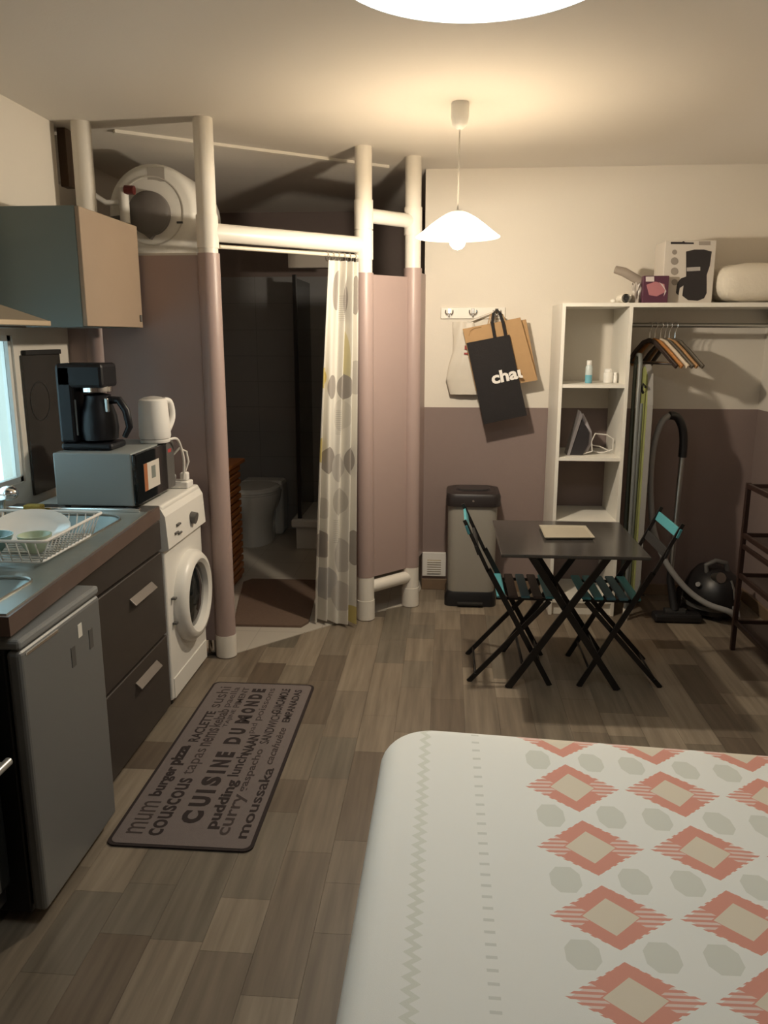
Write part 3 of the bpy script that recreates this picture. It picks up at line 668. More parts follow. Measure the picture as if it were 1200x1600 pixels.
# ================================================================== KITCHEN RUG
rx0, rx1, ry0, ry1 = -1.04, -.575, 2.115, 3.313
t = thing('kitchen_rug', 'grey kitchen runner printed with dark food words on the plank floor', 'rug', ((rx0+rx1)/2, (ry0+ry1)/2, 0)); O = t.location
inkm = mat('rug_dark_ink', (.022, .014, .014), .9); ruggrey = mat('rug_grey', (.165, .138, .132), .95, noise=.06, nscale=60, bump=.3, bscale=500)
inkf = mat('rug_faded_ink', (.045, .032, .030), .9)
part('border', MB(O).prism(rrect(rx0, rx1, ry0, ry1, .03), .0005, .006), inkm, t)
part('field', MB(O).prism(rrect(rx0+.011, rx1-.011, ry0+.011, ry1-.011, .024), .003, .0072), ruggrey, t)
def textmesh(s, offset=0.0, shear=0.0, ext=0.0):
    cu = bpy.data.curves.new('txt', 'FONT'); cu.body = s; cu.offset = offset; cu.shear = shear; cu.extrude = ext; cu.resolution_u = 3
    ob = bpy.data.objects.new('txt', cu); COL.objects.link(ob)
    dg = bpy.context.evaluated_depsgraph_get(); dg.update()
    me = bpy.data.meshes.new_from_object(ob.evaluated_get(dg)); bpy.data.objects.remove(ob); bpy.data.curves.remove(cu); return me
def word(s, s0, s1, t0, t1, m, off=.0, shear=0.0):
    me = textmesh(s, off+.008 if off else .004, shear); xs = [p.co.x for p in me.vertices]; ys = [p.co.y for p in me.vertices]
    ax, bx, ay, by = min(xs), max(xs), min(ys), max(ys)
    L = ry1-ry0; Wd = rx1-rx0
    for p in me.vertices:
        a = (p.co.x-ax)/(bx-ax); b = (p.co.y-ay)/(by-ay)
        p.co = V((rx0+Wd*(t1+(t0-t1)*b), ry0+L*(s0+(s1-s0)*a), .0076)) - O
    link('printed_word', me, m, t)
D, Lt = inkm, inkf
for a in [('mum', .05, .20, .09, .21, Lt), ('burger', .225, .385, .08, .20, D, .03), ('pizza', .395, .515, .07, .20, D, .045), ('RACLETTE', .54, .755, .115, .205, D, .02), ('sushi', .785, .955, .09, .205, Lt),
          ('couscous', .045, .325, .245, .345, D, .012), ('tapas', .345, .50, .235, .345, Lt), ('nems', .515, .635, .235, .325, Lt, .01), ('kebab', .645, .775, .215, .315, Lt, .01), ('paella', .79, .955, .225, .31, Lt),
          ('TAJINE', .645, .775, .335, .385, D), ('PIMENT', .79, .955, .325, .385, Lt, .01),
          ('C', .105, .165, .415, .565, D, .055), ('U', .185, .235, .415, .565, D, .055), ('I', .252, .268, .415, .565, D, .03), ('S', .29, .34, .415, .565, D, .055), ('I', .358, .374, .415, .565, D, .03), ('N', .393, .435, .415, .565, D, .055), ('E', .452, .485, .415, .565, D, .055),
          ('D', .535, .58, .42, .56, D, .055), ('U', .60, .64, .42, .56, D, .055),
          ('M', .675, .735, .42, .55, D, .055), ('O', .75, .79, .42, .55, D, .055), ('N', .805, .845, .42, .55, D, .055), ('D', .862, .902, .42, .55, D, .055), ('E', .918, .948, .42, .55, D, .055),
          ('pudding', .085, .325, .61, .72, D, .03), ('lunch', .345, .475, .59, .68, D, .01), ('NAAN', .475, .60, .61, .70, D, .03), ('pad', .61, .68, .575, .645, Lt), ('poissons', .70, .955, .575, .655, Lt),
          ('curry', .06, .255, .73, .83, Lt, .01), ('gaspacho', .265, .51, .72, .80, Lt, .01), ('SANDWICH', .545, .76, .72, .80, D, .005), ('GUACAMOLE', .755, .955, .70, .785, D, .02),
          ('moussaka', .05, .40, .85, .935, D, .012), ('cacahuète', .42, .655, .835, .90, Lt, .01, .3), ('EMPANADAS', .695, .95, .83, .90, D, .02)]:
    word(*a)

# ================================================================== TABLE AND CHAIRS
TZ = .672
def TP(u, v): return PZ(u, v, TZ)
q = [TP(783, 866), TP(1012, 868), TP(977, 814), TP(789, 814)]
tx0, tx1, ty0, ty1 = q[0].x, q[1].x+.01, q[0].y, q[3].y+.02
tcx, tcy = (tx0+tx1)/2, (ty0+ty1)/2
t = thing('folding_table', 'square dark folding table with crossed legs in front of the shelf', 'table', (tcx, tcy, 0)); O = t.location
topm = mat('table_glossy_dark', (.040, .036, .033), .16)
part('tabletop', MB(O).box(tx0, tx1, ty0, ty1, TZ-.015, TZ, .004), topm, t)
def bar3(name, p0, p1, m, par, wv=(0, .012, 0), th=.026):
    p0, p1 = V(p0), V(p1); d = (p1-p0).normalized(); n = d.cross(V(wv).normalized())
    return part(name, MB(par.location if par.parent is None else O).obox(p0, p1, wv, n*th), m, par)
for y in (3.365, ty1-.035):
    f0, f1 = .295, .785
    bar3('leg', (f0, y, 0), (f0+.43, y, TZ-.022), 'blackmetal', t, th=.03)
    bar3('leg', (f1, y+.014, 0), (f1-.43, y+.014, TZ-.022), 'blackmetal', t, th=.03)
for z, x in ((.10, f0+.43*.10/.65), (.10, f1-.43*.10/.65)):
    part('stretcher', MB(O).cyl((x, 3.365, z), (x, ty1-.03, z), .007, n=8), 'blackmetal', t)
part('pivot_rod', MB(O).cyl((.54, 3.36, .372), (.54, ty1-.02, .372), .006, n=8), 'chrome', t)
# tray on the table
trm = mat('tray_beige', (.30, .27, .21), .45)
c4 = [PZ(842, 820, TZ+.012), PZ(915, 821, TZ+.012), PZ(930, 840, TZ+.012), PZ(851, 840, TZ+.012)]
tm = MB(((c4[0]+c4[2])/2).to_tuple()[:2]+(TZ,)); cc = (c4[0]+c4[2])/2
inn = [c.lerp(cc, .08) for c in c4]
vs = [V((p.x, p.y, TZ+.012)) for p in c4]+[V((p.x, p.y, TZ+.001)) for p in inn]+[V((p.x, p.y, TZ+.006)) for p in inn]
tm.add(vs, [(0,1,5,4), (1,2,6,5), (2,3,7,6), (3,0,4,7), (7,6,5,4), (0,1,9,8), (1,2,10,9), (2,3,11,10), (3,0,8,11), (8,9,10,11)])
solo('tray', tm, trm, 'flat beige tray lying on the dark folding table', 'tray')

def chair(label, x0, sgn, cols, backcol, group):
    # local side view: a = distance along +sgn x from the rear foot; y near 3.40 .. far 3.76
    y0, y1 = 3.405, 3.755
    t = thing('folding_chair', label, 'chair', (x0+sgn*.18, 3.58, 0), group); O_ = t.location
    def A_(a, z, y): return V((x0+sgn*a, y, z))
    def strip(name, a0, z0, a1, z1, y, th=.022):
        p0, p1 = A_(a0, z0, y), A_(a1, z1, y); d = (p1-p0).normalized(); n = d.cross(V((0, 1, 0)))
        return part(name, MB(O_).obox(p0, p1, (0, .010, 0), n*th, .001), 'blackmetal', t)
    for y in (y0, y1):
        m = MB(O_); pass
        strip('back_leg', -.035, .765, .075, .535, y, .016); strip('back_leg', .075, .545, .368, 0, y, .024)
    for y in (y0+.016, y1-.016):
        strip('front_leg', 0.0, 0, .352, .398, y)
    for y in (y0+.03, y1-.03):
        strip('seat_rail', .115, .402, .365, .402, y, .014)
    for a, z in ((.03, .04), (.325, .085)): part('stretcher', MB(O_).cyl(A_(a, z, y0), A_(a, z, y1), .0055, n=8), 'blackmetal', t)
    for k in range(5):
        a = .137+k*.054
        part('seat_slat', MB(O_).box(min(x0+sgn*(a-.020), x0+sgn*(a+.020)), max(x0+sgn*(a-.020), x0+sgn*(a+.020)), y0+.004, y1-.004, .410, .422, .003, 1), cols[k % len(cols)], t)
    for z, a, c in ((.722, -.020, backcol), (.63, .024, 'blackmat')):
        dz = V((sgn*.038*-.38, 0, .038)).normalized()
        part('back_slat', MB(O_).obox(A_(a, z, y0-.008), A_(a, z, y1+.008), dz*.042, V((dz.z, 0, -dz.x))*.012, .002), c, t)
    return t
chair('black folding chair with teal and brown slats left of the table, by the bin', .12, 1, ['teal', 'slatbrown', 'slatblue', 'slatbrown'], 'teal', 'folding chairs at the table')
chair('black folding chair with teal slats right of the table, by the vacuum cleaner', .985, -1, ['teal', 'slatblue', 'slatblue', 'teal'], 'teal', 'folding chairs at the table')

# ================================================================== BIN
t = thing('trash_bin', 'tall steel waste bin with black lid against the taupe wall', 'bin', (.155, 4.6, 0)); O = t.location
def rr2(x0, x1, y0, y1, r): return rrect(x0, x1, y0, y1, r, 5)
part('base', loft(MB(O), [(rr2(.005, .305, 4.46, 4.74, .04), 0), (rr2(.005, .305, 4.46, 4.74, .04), .055), (rr2(.018, .30, 4.472, 4.74, .04), .085)]), 'black', t)
part('body', loft(MB(O), [(rr2(.022, .296, 4.48, 4.735, .05), .085), (rr2(.016, .302, 4.47, 4.74, .05), .60)]), mat('bin_steel', (.36, .34, .30), .62, .35, noise=.06, nscale=3), t)
part('lid', loft(MB(O), [(rr2(.008, .316, 4.455, 4.75, .05), .60), (rr2(.006, .318, 4.452, 4.752, .05), .655), (rr2(.012, .312, 4.46, 4.745, .05), .672), (rr2(.04, .284, 4.49, 4.72, .05), .680)]), mat('bin_lid_black', (.022, .017, .017), .4), t)
part('lid_flap', loft(MB(O), [(rr2(.06, .264, 4.52, 4.69, .05), .680), (rr2(.07, .254, 4.53, 4.68, .05), .688)]), 'black', t)
part('pedal', MB(O).box(.08, .23, 4.435, 4.47, .015, .03, .004), 'blackmat', t)
part('lid_button', MB(O).cyl((.16, 4.451, .635), (.16, 4.458, .635), .006), 'chrome', t)

# ================================================================== COAT HOOKS AND BAGS
t = thing('coat_rack', 'white wall board with three chrome double hooks', 'coat rack', (.14, YB, 1.68)); O = t.location
hb0, hb1 = PY(689, 480, YB-.01), PY(789, 498, YB-.01)
part('board', MB(O).box(hb0.x, hb1.x, YB-.016, YB, 1.652, 1.716, .003), 'whitemat', t)
for u in (702, 739, 776):
    c = PY(u, 488, YB-.016); hk = part('hook', MB(O).box(c.x-.010, c.x+.010, YB-.021, YB-.016, c.z-.022, c.z+.022, .002), 'chrome', t)
    for s in (-1, 1): part('prong', MB(O).tube([(c.x+s*.006, YB-.02, c.z-.008), (c.x+s*.014, YB-.034, c.z-.012), (c.x+s*.021, YB-.040, c.z-.002), (c.x+s*.021, YB-.040, c.z+.012)], .004, 8), 'chrome', hk)
    part('prong', MB(O).tube([(c.x, YB-.02, c.z-.01), (c.x, YB-.038, c.z-.024), (c.x, YB-.046, c.z-.014)], .004, 8), 'chrome', hk)
HK = PY(776, 486, YB-.05)
def quadbag(org, px4, yb, yf, bulge=.0, nu=8, nv=12, noise=.0, seed=1):
    """bag with four picture corners (tl,tr,br,bl) on plane y=yf; thickness back to yb"""
    rnd = random.Random(seed); c = [PY(u, v, yf) for u, v in px4]; mb = MB(org)
    ph = [rnd.random()*6 for _ in range(6)]
    def fn(sgn, yy):
        def f(u, v):
            p = c[0].lerp(c[1], u).lerp(c[3].lerp(c[2], u), v)
            w_ = math.sin(math.pi*u)*(.25+.75*math.sin(math.pi*min(1, v*.9+.05)))
            off = bulge*w_ + noise*(math.sin(u*9+ph[0]+v*4)+math.sin(v*11+ph[1]-u*5)+.6*math.sin(u*19+ph[2]))*w_
            edge = min(u, 1-u, v, 1-v); k = 1 if edge > 1e-6 else 0
            return V((p.x, yy - sgn*off if k else yy, p.z))
        return f
    mb.grid(fn(1, yf), nu, nv); mb.grid(fn(-.0, yb), nu, nv)
    A_ = [V((p.x, yf, p.z)) for p in c]; B_ = [V((p.x, yb, p.z)) for p in c]
    mb.add(A_+B_, [(i, (i+1) % 4, 4+(i+1) % 4, 4+i) for i in range(4)]); return mb
# white plastic bag
wb = thing('plastic_bag', 'crumpled white plastic carrier bag hanging behind the paper bag', 'bag', (.1, YB-.05, 1.28)); O = wb.location
m_ = MB(O); rnd = random.Random(3)
prof = [(503, 707, 740), (530, 708, 752), (550, 707, 765), (570, 701, 768), (592, 697, 770), (600, 699, 770), (616, 703, 768)]
def wbag(u, v):
    f = v*(len(prof)-1); i = min(int(f), len(prof)-2); fr_ = f-i
    a = [prof[i][k]*(1-fr_)+prof[i+1][k]*fr_ for k in range(3)]
    th = u*2*math.pi; uu = a[1]+(a[2]-a[1])*(.5-.5*math.cos(th))
    dep = .022*math.sin(th)*(.4+.6*min(1, v*2)) + .004*math.sin(uu*.35+v*14)
    p = PY(uu, a[0], YB-.04); return V((p.x, YB-.045-dep+.0, p.z))
m_.grid(wbag, 30, 24); part('bag_body', m_, mat('white_film', (.62, .57, .49), .45), wb)
part('handle', MB(O).tube([PY(722, 508, YB-.045), PY(745, 498, YB-.05), HK], .006, 6), mat('white_film', (.62, .57, .49)), wb)
redm = mat('bag_red_print', (.28, .03, .03), .6)
for (u0, v0, u1, v1) in ((726, 540, 731, 546), (725, 551, 733, 554)):
    p0, p1 = PY(u0, v0, YB-.074), PY(u1, v1, YB-.074)
    part('red_print', MB(O).box(p0.x, p1.x, YB-.0755, YB-.073, p1.z, p0.z), redm, wb)
# two paper bags
yp = YB-.083
pb = thing('paper_bag', 'brown paper bag hanging on the wall hook behind the other paper bag', 'bag', (.42, yp, 1.3), 'paper bags on the hook'); O = pb.location
part('bag_body', quadbag(O, [(745, 512), (822, 499), (840, 594), (764, 604)], yp, yp-.022, .002), 'paperbag', pb)
yp2 = yp-.026
pb2 = thing('paper_bag', 'front brown paper bag hanging directly behind the black tote', 'bag', (.33, yp2, 1.3), 'paper bags on the hook'); O = pb2.location
part('bag_body', quadbag(O, [(723, 514), (813, 496), (840, 594), (744, 611)], yp2, yp2-.03, .003), 'paperbag', pb2)
for k in (0, 1): part('handle', MB(O).tube([PY(762+k*3, 508, yp2-.03), PY(766+k*2, 492, yp2-.02), HK, PY(786, 492, yp2-.02), PY(790, 503, yp2-.03)], .003, 6), 'paperbag', pb2)
part('handle', MB(O).tube([PY(733, 524, yp2-.034), PY(735, 516, yp2-.037), PY(742, 512, yp2-.037), PY(752, 511, yp2-.034)], .003, 6), 'paperbag', pb2)
# black tote
yt = yp2-.036; ytf = yt-.03
tb = thing('tote_bag', 'black tote bag with white lettering hanging in front of the paper bags', 'bag', (.3, yt, 1.05)); O = tb.location
blk = mat('black_nonwoven', (.011, .009, .010), .85, bump=.25, bscale=300)
C4 = [(729, 536), (796, 523), (823.5, 649), (756, 663)]
part('bag_body', quadbag(O, C4, yt, ytf, .004, noise=.0012), blk, tb)
for dy in (0, .026):
    pts = [PY(773, 528, ytf+dy), PY(769, 505, ytf+dy), PY(771, 490, ytf+.01+dy*.6), PY(775.5, 484, HK.y-.008), PY(781, 489, ytf+.01+dy*.6), PY(786, 505, ytf+dy), PY(790, 525, ytf+dy)]
    hm = MB(O)
    for i in range(len(pts)-1): hm.obox(pts[i], pts[i+1]+(pts[i+1]-pts[i])*.12, (.016, 0, .004), (0, .004, 0))
    part('handle', hm, blk, tb)
me = textmesh('chau', .035); xs = [p.co.x for p in me.vertices]; ys = [p.co.y for p in me.vertices]
bm = bmesh.new(); bm.from_mesh(me)
ax, bx = min(xs), max(xs); cutx = ax+(bx-ax)*.88
bmesh.ops.bisect_plane(bm, geom=bm.verts[:]+bm.edges[:]+bm.faces[:], plane_co=(cutx, 0, 0), plane_no=(1, 0, 0), clear_outer=True)
bm.to_mesh(me); bm.free()
T0, T1 = PY(769.5, 600, ytf-.008), PY(817, 589, ytf-.008); ex = (T1-T0); ez = V((-ex.z, 0, ex.x)).normalized()
h_ = (PY(785, 576, ytf-.008)-PY(789, 594, ytf-.008)).length; by = max(ys)
for p in me.vertices:
    a = (p.co.x-ax)/(cutx-ax); p.co = T0+ex*a+ez*(p.co.y/by*h_) - O
link('printed_word', me, mat('white_print', (.75, .72, .68), .6), tb)['label'] = 'white lettering'

# ================================================================== SHELF UNIT, WARDROBE SHELF
ys0, ys1 = 4.36, 4.772; sx0, sx1 = .597, .962; st_ = .018; SZ = 1.722
t = thing('shelf_unit', 'tall narrow white open shelf unit with four compartments', 'shelf', ((sx0+sx1)/2, 4.57, 0)); O = t.location
part('side_panel', MB(O).box(sx0, sx0+st_, ys0, ys1, 0, SZ-.018), 'whitemat', t)
part('side_panel', MB(O).box(sx1-st_, sx1, ys0, ys1, 0, SZ-.018), 'whitemat', t)
SHZ = [1.300, .905, .552, .09]
for z in SHZ: part('shelf_board', MB(O).box(sx0+st_, sx1-st_, ys0+.003, ys1, z-.018, z), 'whitemat', t)
part('plinth', MB(O).box(sx0+st_, sx1-st_, ys0+.02, ys0+.036, 0, .072), 'whitemat', t)
part('top_board', MB(O).box(sx0, sx1, ys0, ys1, SZ-.018, SZ), 'whitemat', t)
t = thing('wardrobe_shelf', 'white wall shelf with metal hanging rail beside the shelf unit', 'wardrobe', ((sx1+XR)/2, 4.57, SZ)); O = t.location
part('shelf_board', MB(O).box(sx1, XR-.002, ys0, ys1, SZ-.022, SZ), 'whitemat', t)
RY, RZ_ = 4.55, 1.612
part('rail', MB(O).cyl((sx1+.001, RY, RZ_), (XR-.002, RY, RZ_-.004), .0125, n=16), 'steel', t)
for x in (sx1+.006, XR-.008): part('rail_bracket', MB(O).box(x-.005, x+.005, RY-.022, RY+.022, RZ_-.025, RZ_+.045, .002), 'greyplast', t)

# shelf contents
z = SHZ[0]
t = thing('hand_gel_bottle', 'small clear bottle of blue liquid with white cap on the upper shelf', 'bottle', (.775, 4.5, z)); O = t.location
part('liquid', MB(O).lathe([(.018, .001), (.019, .004), (.019, .045)], (.775, 4.5, z), n=20), mat('blue_liquid', (.16, .42, .52), .2), t)
part('bottle_wall', MB(O).lathe([(.019, .045), (.019, .085), (.014, .098)], (.775, 4.5, z), n=20), mat('frosted_bottle', (.55, .62, .62), .25), t)
part('cap', MB(O).lathe([(.014, .098), (.014, .122), (.010, .124)], (.775, 4.5, z), n=16), 'plast', t)
for cx, h, r, lb in ((.885, .075, .026, 'white jar on the upper shelf beside the blue bottle'), (.922, .055, .012, 'tiny white vial at the right end of the upper shelf')):
    j = thing('jar', lb, 'jar', (cx, 4.52, z)); part('body', MB(j.location).lathe([(r*.9, .001), (r, .004), (r, h*.75), (r*.8, h*.8)], (cx, 4.52, z), n=18), 'plast', j)
    part('lid', MB(j.location).lathe([(r*.85, h*.8), (r*.85, h), (r*.7, h+.003)], (cx, 4.52, z), n=18), 'plast', j)
# iron
z = SHZ[1]; yi = 4.50
t = thing('steam_iron', 'dark steam iron standing upright on the middle shelf', 'iron', (.72, yi, z)); O = t.location
def pxz(l, y=yi): return [(PY(u, v, y).x, PY(u, v, y).z) for u, v in l]
lo_ = z+.001-min(b for a, b in pxz([(884, 706)]))
def sh(l): return [(a, b+lo_) for a, b in pxz(l)]
part('soleplate', MB(O).prism(sh([(884, 706), (888, 706), (908, 645), (905, 638)]), yi-.055, yi+.055, 'xz'), mat('sole_grey', (.33, .31, .32), .35, .4), t)
part('body', MB(O).prism(sh([(888, 706), (908, 706), (917, 690), (919, 672), (914, 662), (907, 652)]), yi-.05, yi+.05, 'xz'), mat('iron_dark', (.03, .027, .03), .35), t)
part('handle', MB(O).tube([V((a, yi, b)) for a, b in sh([(908, 645), (914, 656), (921, 672), (921, 690), (914, 702)])], .014, 10), mat('iron_lilac', (.42, .39, .42), .4), t)
cp = [(908, 712), (925, 705), (924, 690), (930, 678), (948, 680), (963, 687), (963, 704), (940, 710), (925, 706), (922, 697), (938, 700), (955, 708), (945, 713), (925, 713)]
part('power_cord', MB(O).tube([V((min(.93, PY(u, v, 4.47+.004*i).x), 4.46+.008*i, max(z+.005, PY(u, v, 4.47).z))) for i, (u, v) in enumerate(cp)], .004, 8), 'cord', t)
# hangers on the rail
def hanger(x, ang, m, label):
    t = thing('clothes_hanger', label, 'hanger', (x, RY, RZ_+.0125), 'wooden hangers on the rail'); t.rotation_euler = (0, 0, ang)
    zt = -.085
    hk = [(0, 0, zt+.0)] + [(0+.022*math.sin(a)*1.0, 0, -.017+.019*math.cos(a)) for a in [math.radians(q) for q in (180, 140, 100, 60, 20, -20, -60, -95)]]
    hk = [(0, 0, zt), (0, 0, -.052)] + [(.0185*math.sin(math.radians(q)), 0, -.0145+.0185*math.cos(math.radians(q))) for q in (150, 110, 70, 30, -10, -50, -90)]
    part('hook', MB().tube(hk, .002, 6), 'chrome', t)
    def arm(s):
        mb = MB(); pts = [(0, 0, zt-.008), (s*.05, 0, zt-.022), (s*.115, .006, zt-.070), (s*.18, .016, zt-.125), (s*.205, .02, zt-.145)]
        for i in range(4):
            a, b = V(pts[i]), V(pts[i+1]); d = (b-a).normalized()
            mb.obox(a-d*.003, b+d*.003, (0, .014, 0), d.cross(V((0, 1, 0)))*.024, .004)
        return mb
    for s in (-1, 1): part('shoulder_arm', arm(s), m, t)
    part('trouser_bar', MB().cyl((-.18, .014, zt-.132), (.18, .014, zt-.132), .006, n=8), m, t)
hw = [mat('hanger_dark', (.035, .022, .018), .4), mat('hanger_orange', (.40, .17, .05), .4), mat('hanger_pale', (.62, .52, .40), .45), mat('hanger_olive', (.10, .085, .065), .4), mat('hanger_honey', (.36, .20, .09), .4)]
for x, a, m, lb in ((1.10, -70, hw[0], 'very dark wooden hanger at the left end of the rail'), (1.128, -60, hw[1], 'bright orange-brown wooden hanger second from the left'), (1.158, -57, hw[2], 'pale cream wooden hanger in the middle of the row'),
                    (1.182, -55, hw[3], 'dark olive wooden hanger right of the pale one'), (1.205, -52, hw[4], 'honey brown wooden hanger second from the right'), (1.236, -48, hw[3], 'grey brown wooden hanger at the right end of the row')):
    hanger(x, math.radians(-64), m, lb)
# things on top
z = SZ; yk = 4.46
p0, p1 = PY(1040, 376, yk), PY(1112, 472, yk)
t = thing('kettle_box', 'white cardboard box printed with a black kettle on top of the wardrobe shelf', 'box', ((p0.x+p1.x)/2, yk+.1, z)); O = t.location
part('carton', MB(O).box(p0.x, p1.x, yk, yk+.20, z+.001, p0.z, .003, 1), mat('carton_white', (.60, .55, .49), .6), t)
yk_ = yk-.0008
def pr(name, l, m, par, d=.0012): return part(name, MB(O).prism(pxz(l, yk), yk-d, yk+.0005, 'xz'), m, par)
kb = mat('kettle_print_black', (.022, .018, .02), .4)
pr('kettle_print', [(1072, 393), (1085, 390), (1100, 390), (1112, 393), (1109, 415), (1104, 430), (1104, 458), (1100, 466), (1090, 470), (1075, 469), (1066, 462), (1068, 446), (1062, 450), (1060, 461), (1056, 458), (1058, 442), (1064, 435), (1072, 432)], kb, t)
pr('silver_print', [(1073, 418), (1094, 417), (1094, 423), (1073, 424)], mat('print_silver', (.42, .39, .37), .4), t, .002)
pr('brand_print', [(1048, 378), (1066, 378), (1067, 377), (1069, 377), (1070, 378.5), (1084, 379), (1084, 381.5), (1048, 381.5)], kb, t)
pr('print_block', [(1092, 377), (1110, 377), (1110, 383), (1092, 383)], mat('print_grey', (.33, .29, .25), .6), t)
for v, r in ((394, 4), (408, 6), (424, 6), (441, 5)):
    pr('icon_print', [(1054+r*math.cos(k*math.pi/6), v+r*math.sin(k*math.pi/6)) for k in range(12)], mat('print_grey2', (.28, .245, .21), .6), t)
yk = 4.40
p0, p1 = PY(1006, 431, yk), PY(1043, 471, yk)
t = thing('purple_box', 'small purple and pink carton in front of the kettle box', 'box', ((p0.x+p1.x)/2, yk+.02, z)); O = t.location
part('carton', MB(O).box(p0.x, p1.x, yk, yk+.05, z+.001, p0.z, .002, 1), mat('carton_purple', (.085, .025, .05), .45), t)
pr('pink_print', [(1010, 445), (1024, 440), (1038, 444), (1040, 456), (1026, 463), (1014, 461)], mat('pink_print', (.42, .17, .19), .5), t)
pr('label_print', [(1009, 432.5), (1022, 432), (1022, 440), (1009, 440)], mat('label_print', (.62, .56, .54), .5), t, .002)
pr('swoosh_print', [(1030, 441), (1036, 445), (1041, 455), (1037, 463), (1039, 453), (1034, 446)], mat('label_print', (.62, .56, .54)), t, .002)
t = thing('clear_bag', 'small crumpled grey plastic bag beside the purple carton', 'bag', (.995, 4.5, z)); O = t.location
def cb(u, v):
    th = u*2*math.pi; r = .036*(1-.35*v)*(1+.22*math.sin(3*th+v*5)+.12*math.sin(7*th-v*9)); return V((.992+r*math.cos(th)*.8, 4.455+r*math.sin(th), z+.002+.100*v+.008*math.sin(5*th)))
part('film', MB(O).grid(cb, 36, 12), mat('greyish_film', (.42, .38, .34), .3), t)
rp = [PY(961, 421, 4.54), PY(975, 425, 4.54), PY(1003, 441, 4.54)]
t = thing('cardboard_roll', 'grey brown cardboard roll leaning on the plastic bag', 'roll', (rp[1].x, 4.52, z)); O = t.location
part('roll_tube', MB(O).tube([rp[0], rp[1], rp[2], rp[2]+V((.03, .01, -.035))], [.020, .024, .024, .022], 14), mat('cardboard_grey', (.33, .28, .235), .7), t)
part('roll_stand', MB(O).tube([rp[2]+V((.0, .02, -.01)), (rp[2].x-.01, 4.565, z+.002)], [.02, .024], 12), mat('cardboard_grey', (.33, .28, .235)), t)
rc = PY(978.5, 463.5, 4.385); rc.z = z+.0245
t = thing('paper_tube', 'short pale paper tube with dark open end lying on the shelf top', 'roll', (rc.x, 4.46, z)); O = t.location
part('tube_wall', MB(O).lathe([(.023, 0), (.023, .16), (.017, .16), (.017, 0)], (rc.x, 4.385, rc.z), 'y', 24, caps=False), 'whitemat', t)
part('tube_hollow_shade', MB(O).lathe([(.0168, .004), (.001, .005)], (rc.x, 4.385, rc.z), 'y', 20, caps=False), 'blackmat', t)  # black disc painted as the shade inside the open tube end
solo('crumpled_tissue', MB((rc.x-.055, 4.42, z)).sphere((rc.x-.058, 4.42, z+.012), .012, (1.3, 1, .95), 10, 7), 'whitemat', 'tiny crumpled white tissue left of the paper tube', 'tissue')
t = thing('folded_bedding', 'cream pillow and bedding at the right end of the wardrobe shelf', 'bedding', (1.6, 4.58, z)); O = t.location
def pil(c, s, pw=3.2):
    mb = MB(O)
    def f(u, v):
        a = (u-.5)*2*math.pi; b = (v-.5)*math.pi
        sg = lambda q, e: math.copysign(abs(q)**e, q)
        return V((c[0]+s[0]*sg(math.cos(b), .45)*sg(math.cos(a), .45), c[1]+s[1]*sg(math.cos(b), .45)*sg(math.sin(a), .45), c[2]+s[2]*sg(math.sin(b), .8)*(1+.05*math.sin(a*3))))
    return mb.grid(f, 40, 16)
part('pillow', pil((1.60, 4.57, z+.106), (.195, .17, .098)), mat('cream_linen', (.74, .68, .58), .9, bump=.2, bscale=60), t)


# ================================================================== IRONING BOARD, VACUUM, SHOE RACK
t = thing('ironing_board', 'folded ironing board with lime green cover standing beside the shelf unit', 'ironing board', (1.06, 4.4, 0)); O = t.location
prof = [(4.28, .16), (4.62, .16), (4.62, 1.05), (4.58, 1.25), (4.50, 1.38), (4.42, 1.405), (4.34, 1.36), (4.29, 1.2)]
R_ = Matrix.Rotation(math.radians(-3), 3, 'Z'); ctr = V((1.065, 4.42, 0))
def rotp(mb):
    for i, p in enumerate(mb.v): mb.v[i] = R_ @ (p-ctr) + ctr
    return mb
part('board', rotp(MB(O).prism(prof, 1.058, 1.086, 'yz')), mat('board_grey', (.27, .26, .245), .7), t)
part('cover', rotp(MB(O).prism([(a if a > 4.3 else a+.004, b*.985+.01) for a, b in prof], 1.052, 1.058, 'yz')), mat('lime_cover', (.28, .30, .105), .85, noise=.25, nscale=14), t, 'lime green cover')
tube_m = mat('board_tube', (.16, .17, .165), .5, .2)
part('leg', rotp(MB(O).tube([(1.020, 4.30, .02), (1.012, 4.29, .8), (1.008, 4.29, 1.42), (1.012, 4.33, 1.455), (1.02, 4.45, 1.455), (1.02, 4.5, 1.40), (1.025, 4.50, .1)], .011, 10)), tube_m, t)
part('leg', rotp(MB(O).tube([(1.040, 4.36, .02), (1.040, 4.36, .9), (1.045, 4.38, 1.2)], .010, 10)), tube_m, t)
part('foot_cap', rotp(MB(O).cyl((1.020, 4.30, 0), (1.020, 4.30, .07), .014, n=12)), 'pvc', t, 'cream foot cap')
part('foot_cap', rotp(MB(O).cyl((1.040, 4.36, 0), (1.040, 4.36, .05), .013, n=12)), 'pvc', t)
part('hinge', rotp(MB(O).tube([(1.045, 4.30, 1.29), (1.030, 4.29, 1.31), (1.024, 4.30, 1.28), (1.036, 4.31, 1.26)], .007, 8)), 'blackmat', t)
part('iron_rest', rotp(MB(O).tube([(1.072, 4.30, .32), (1.085, 4.285, .22), (1.062, 4.28, .15), (1.04, 4.30, .17)], .008, 8)), tube_m, t)

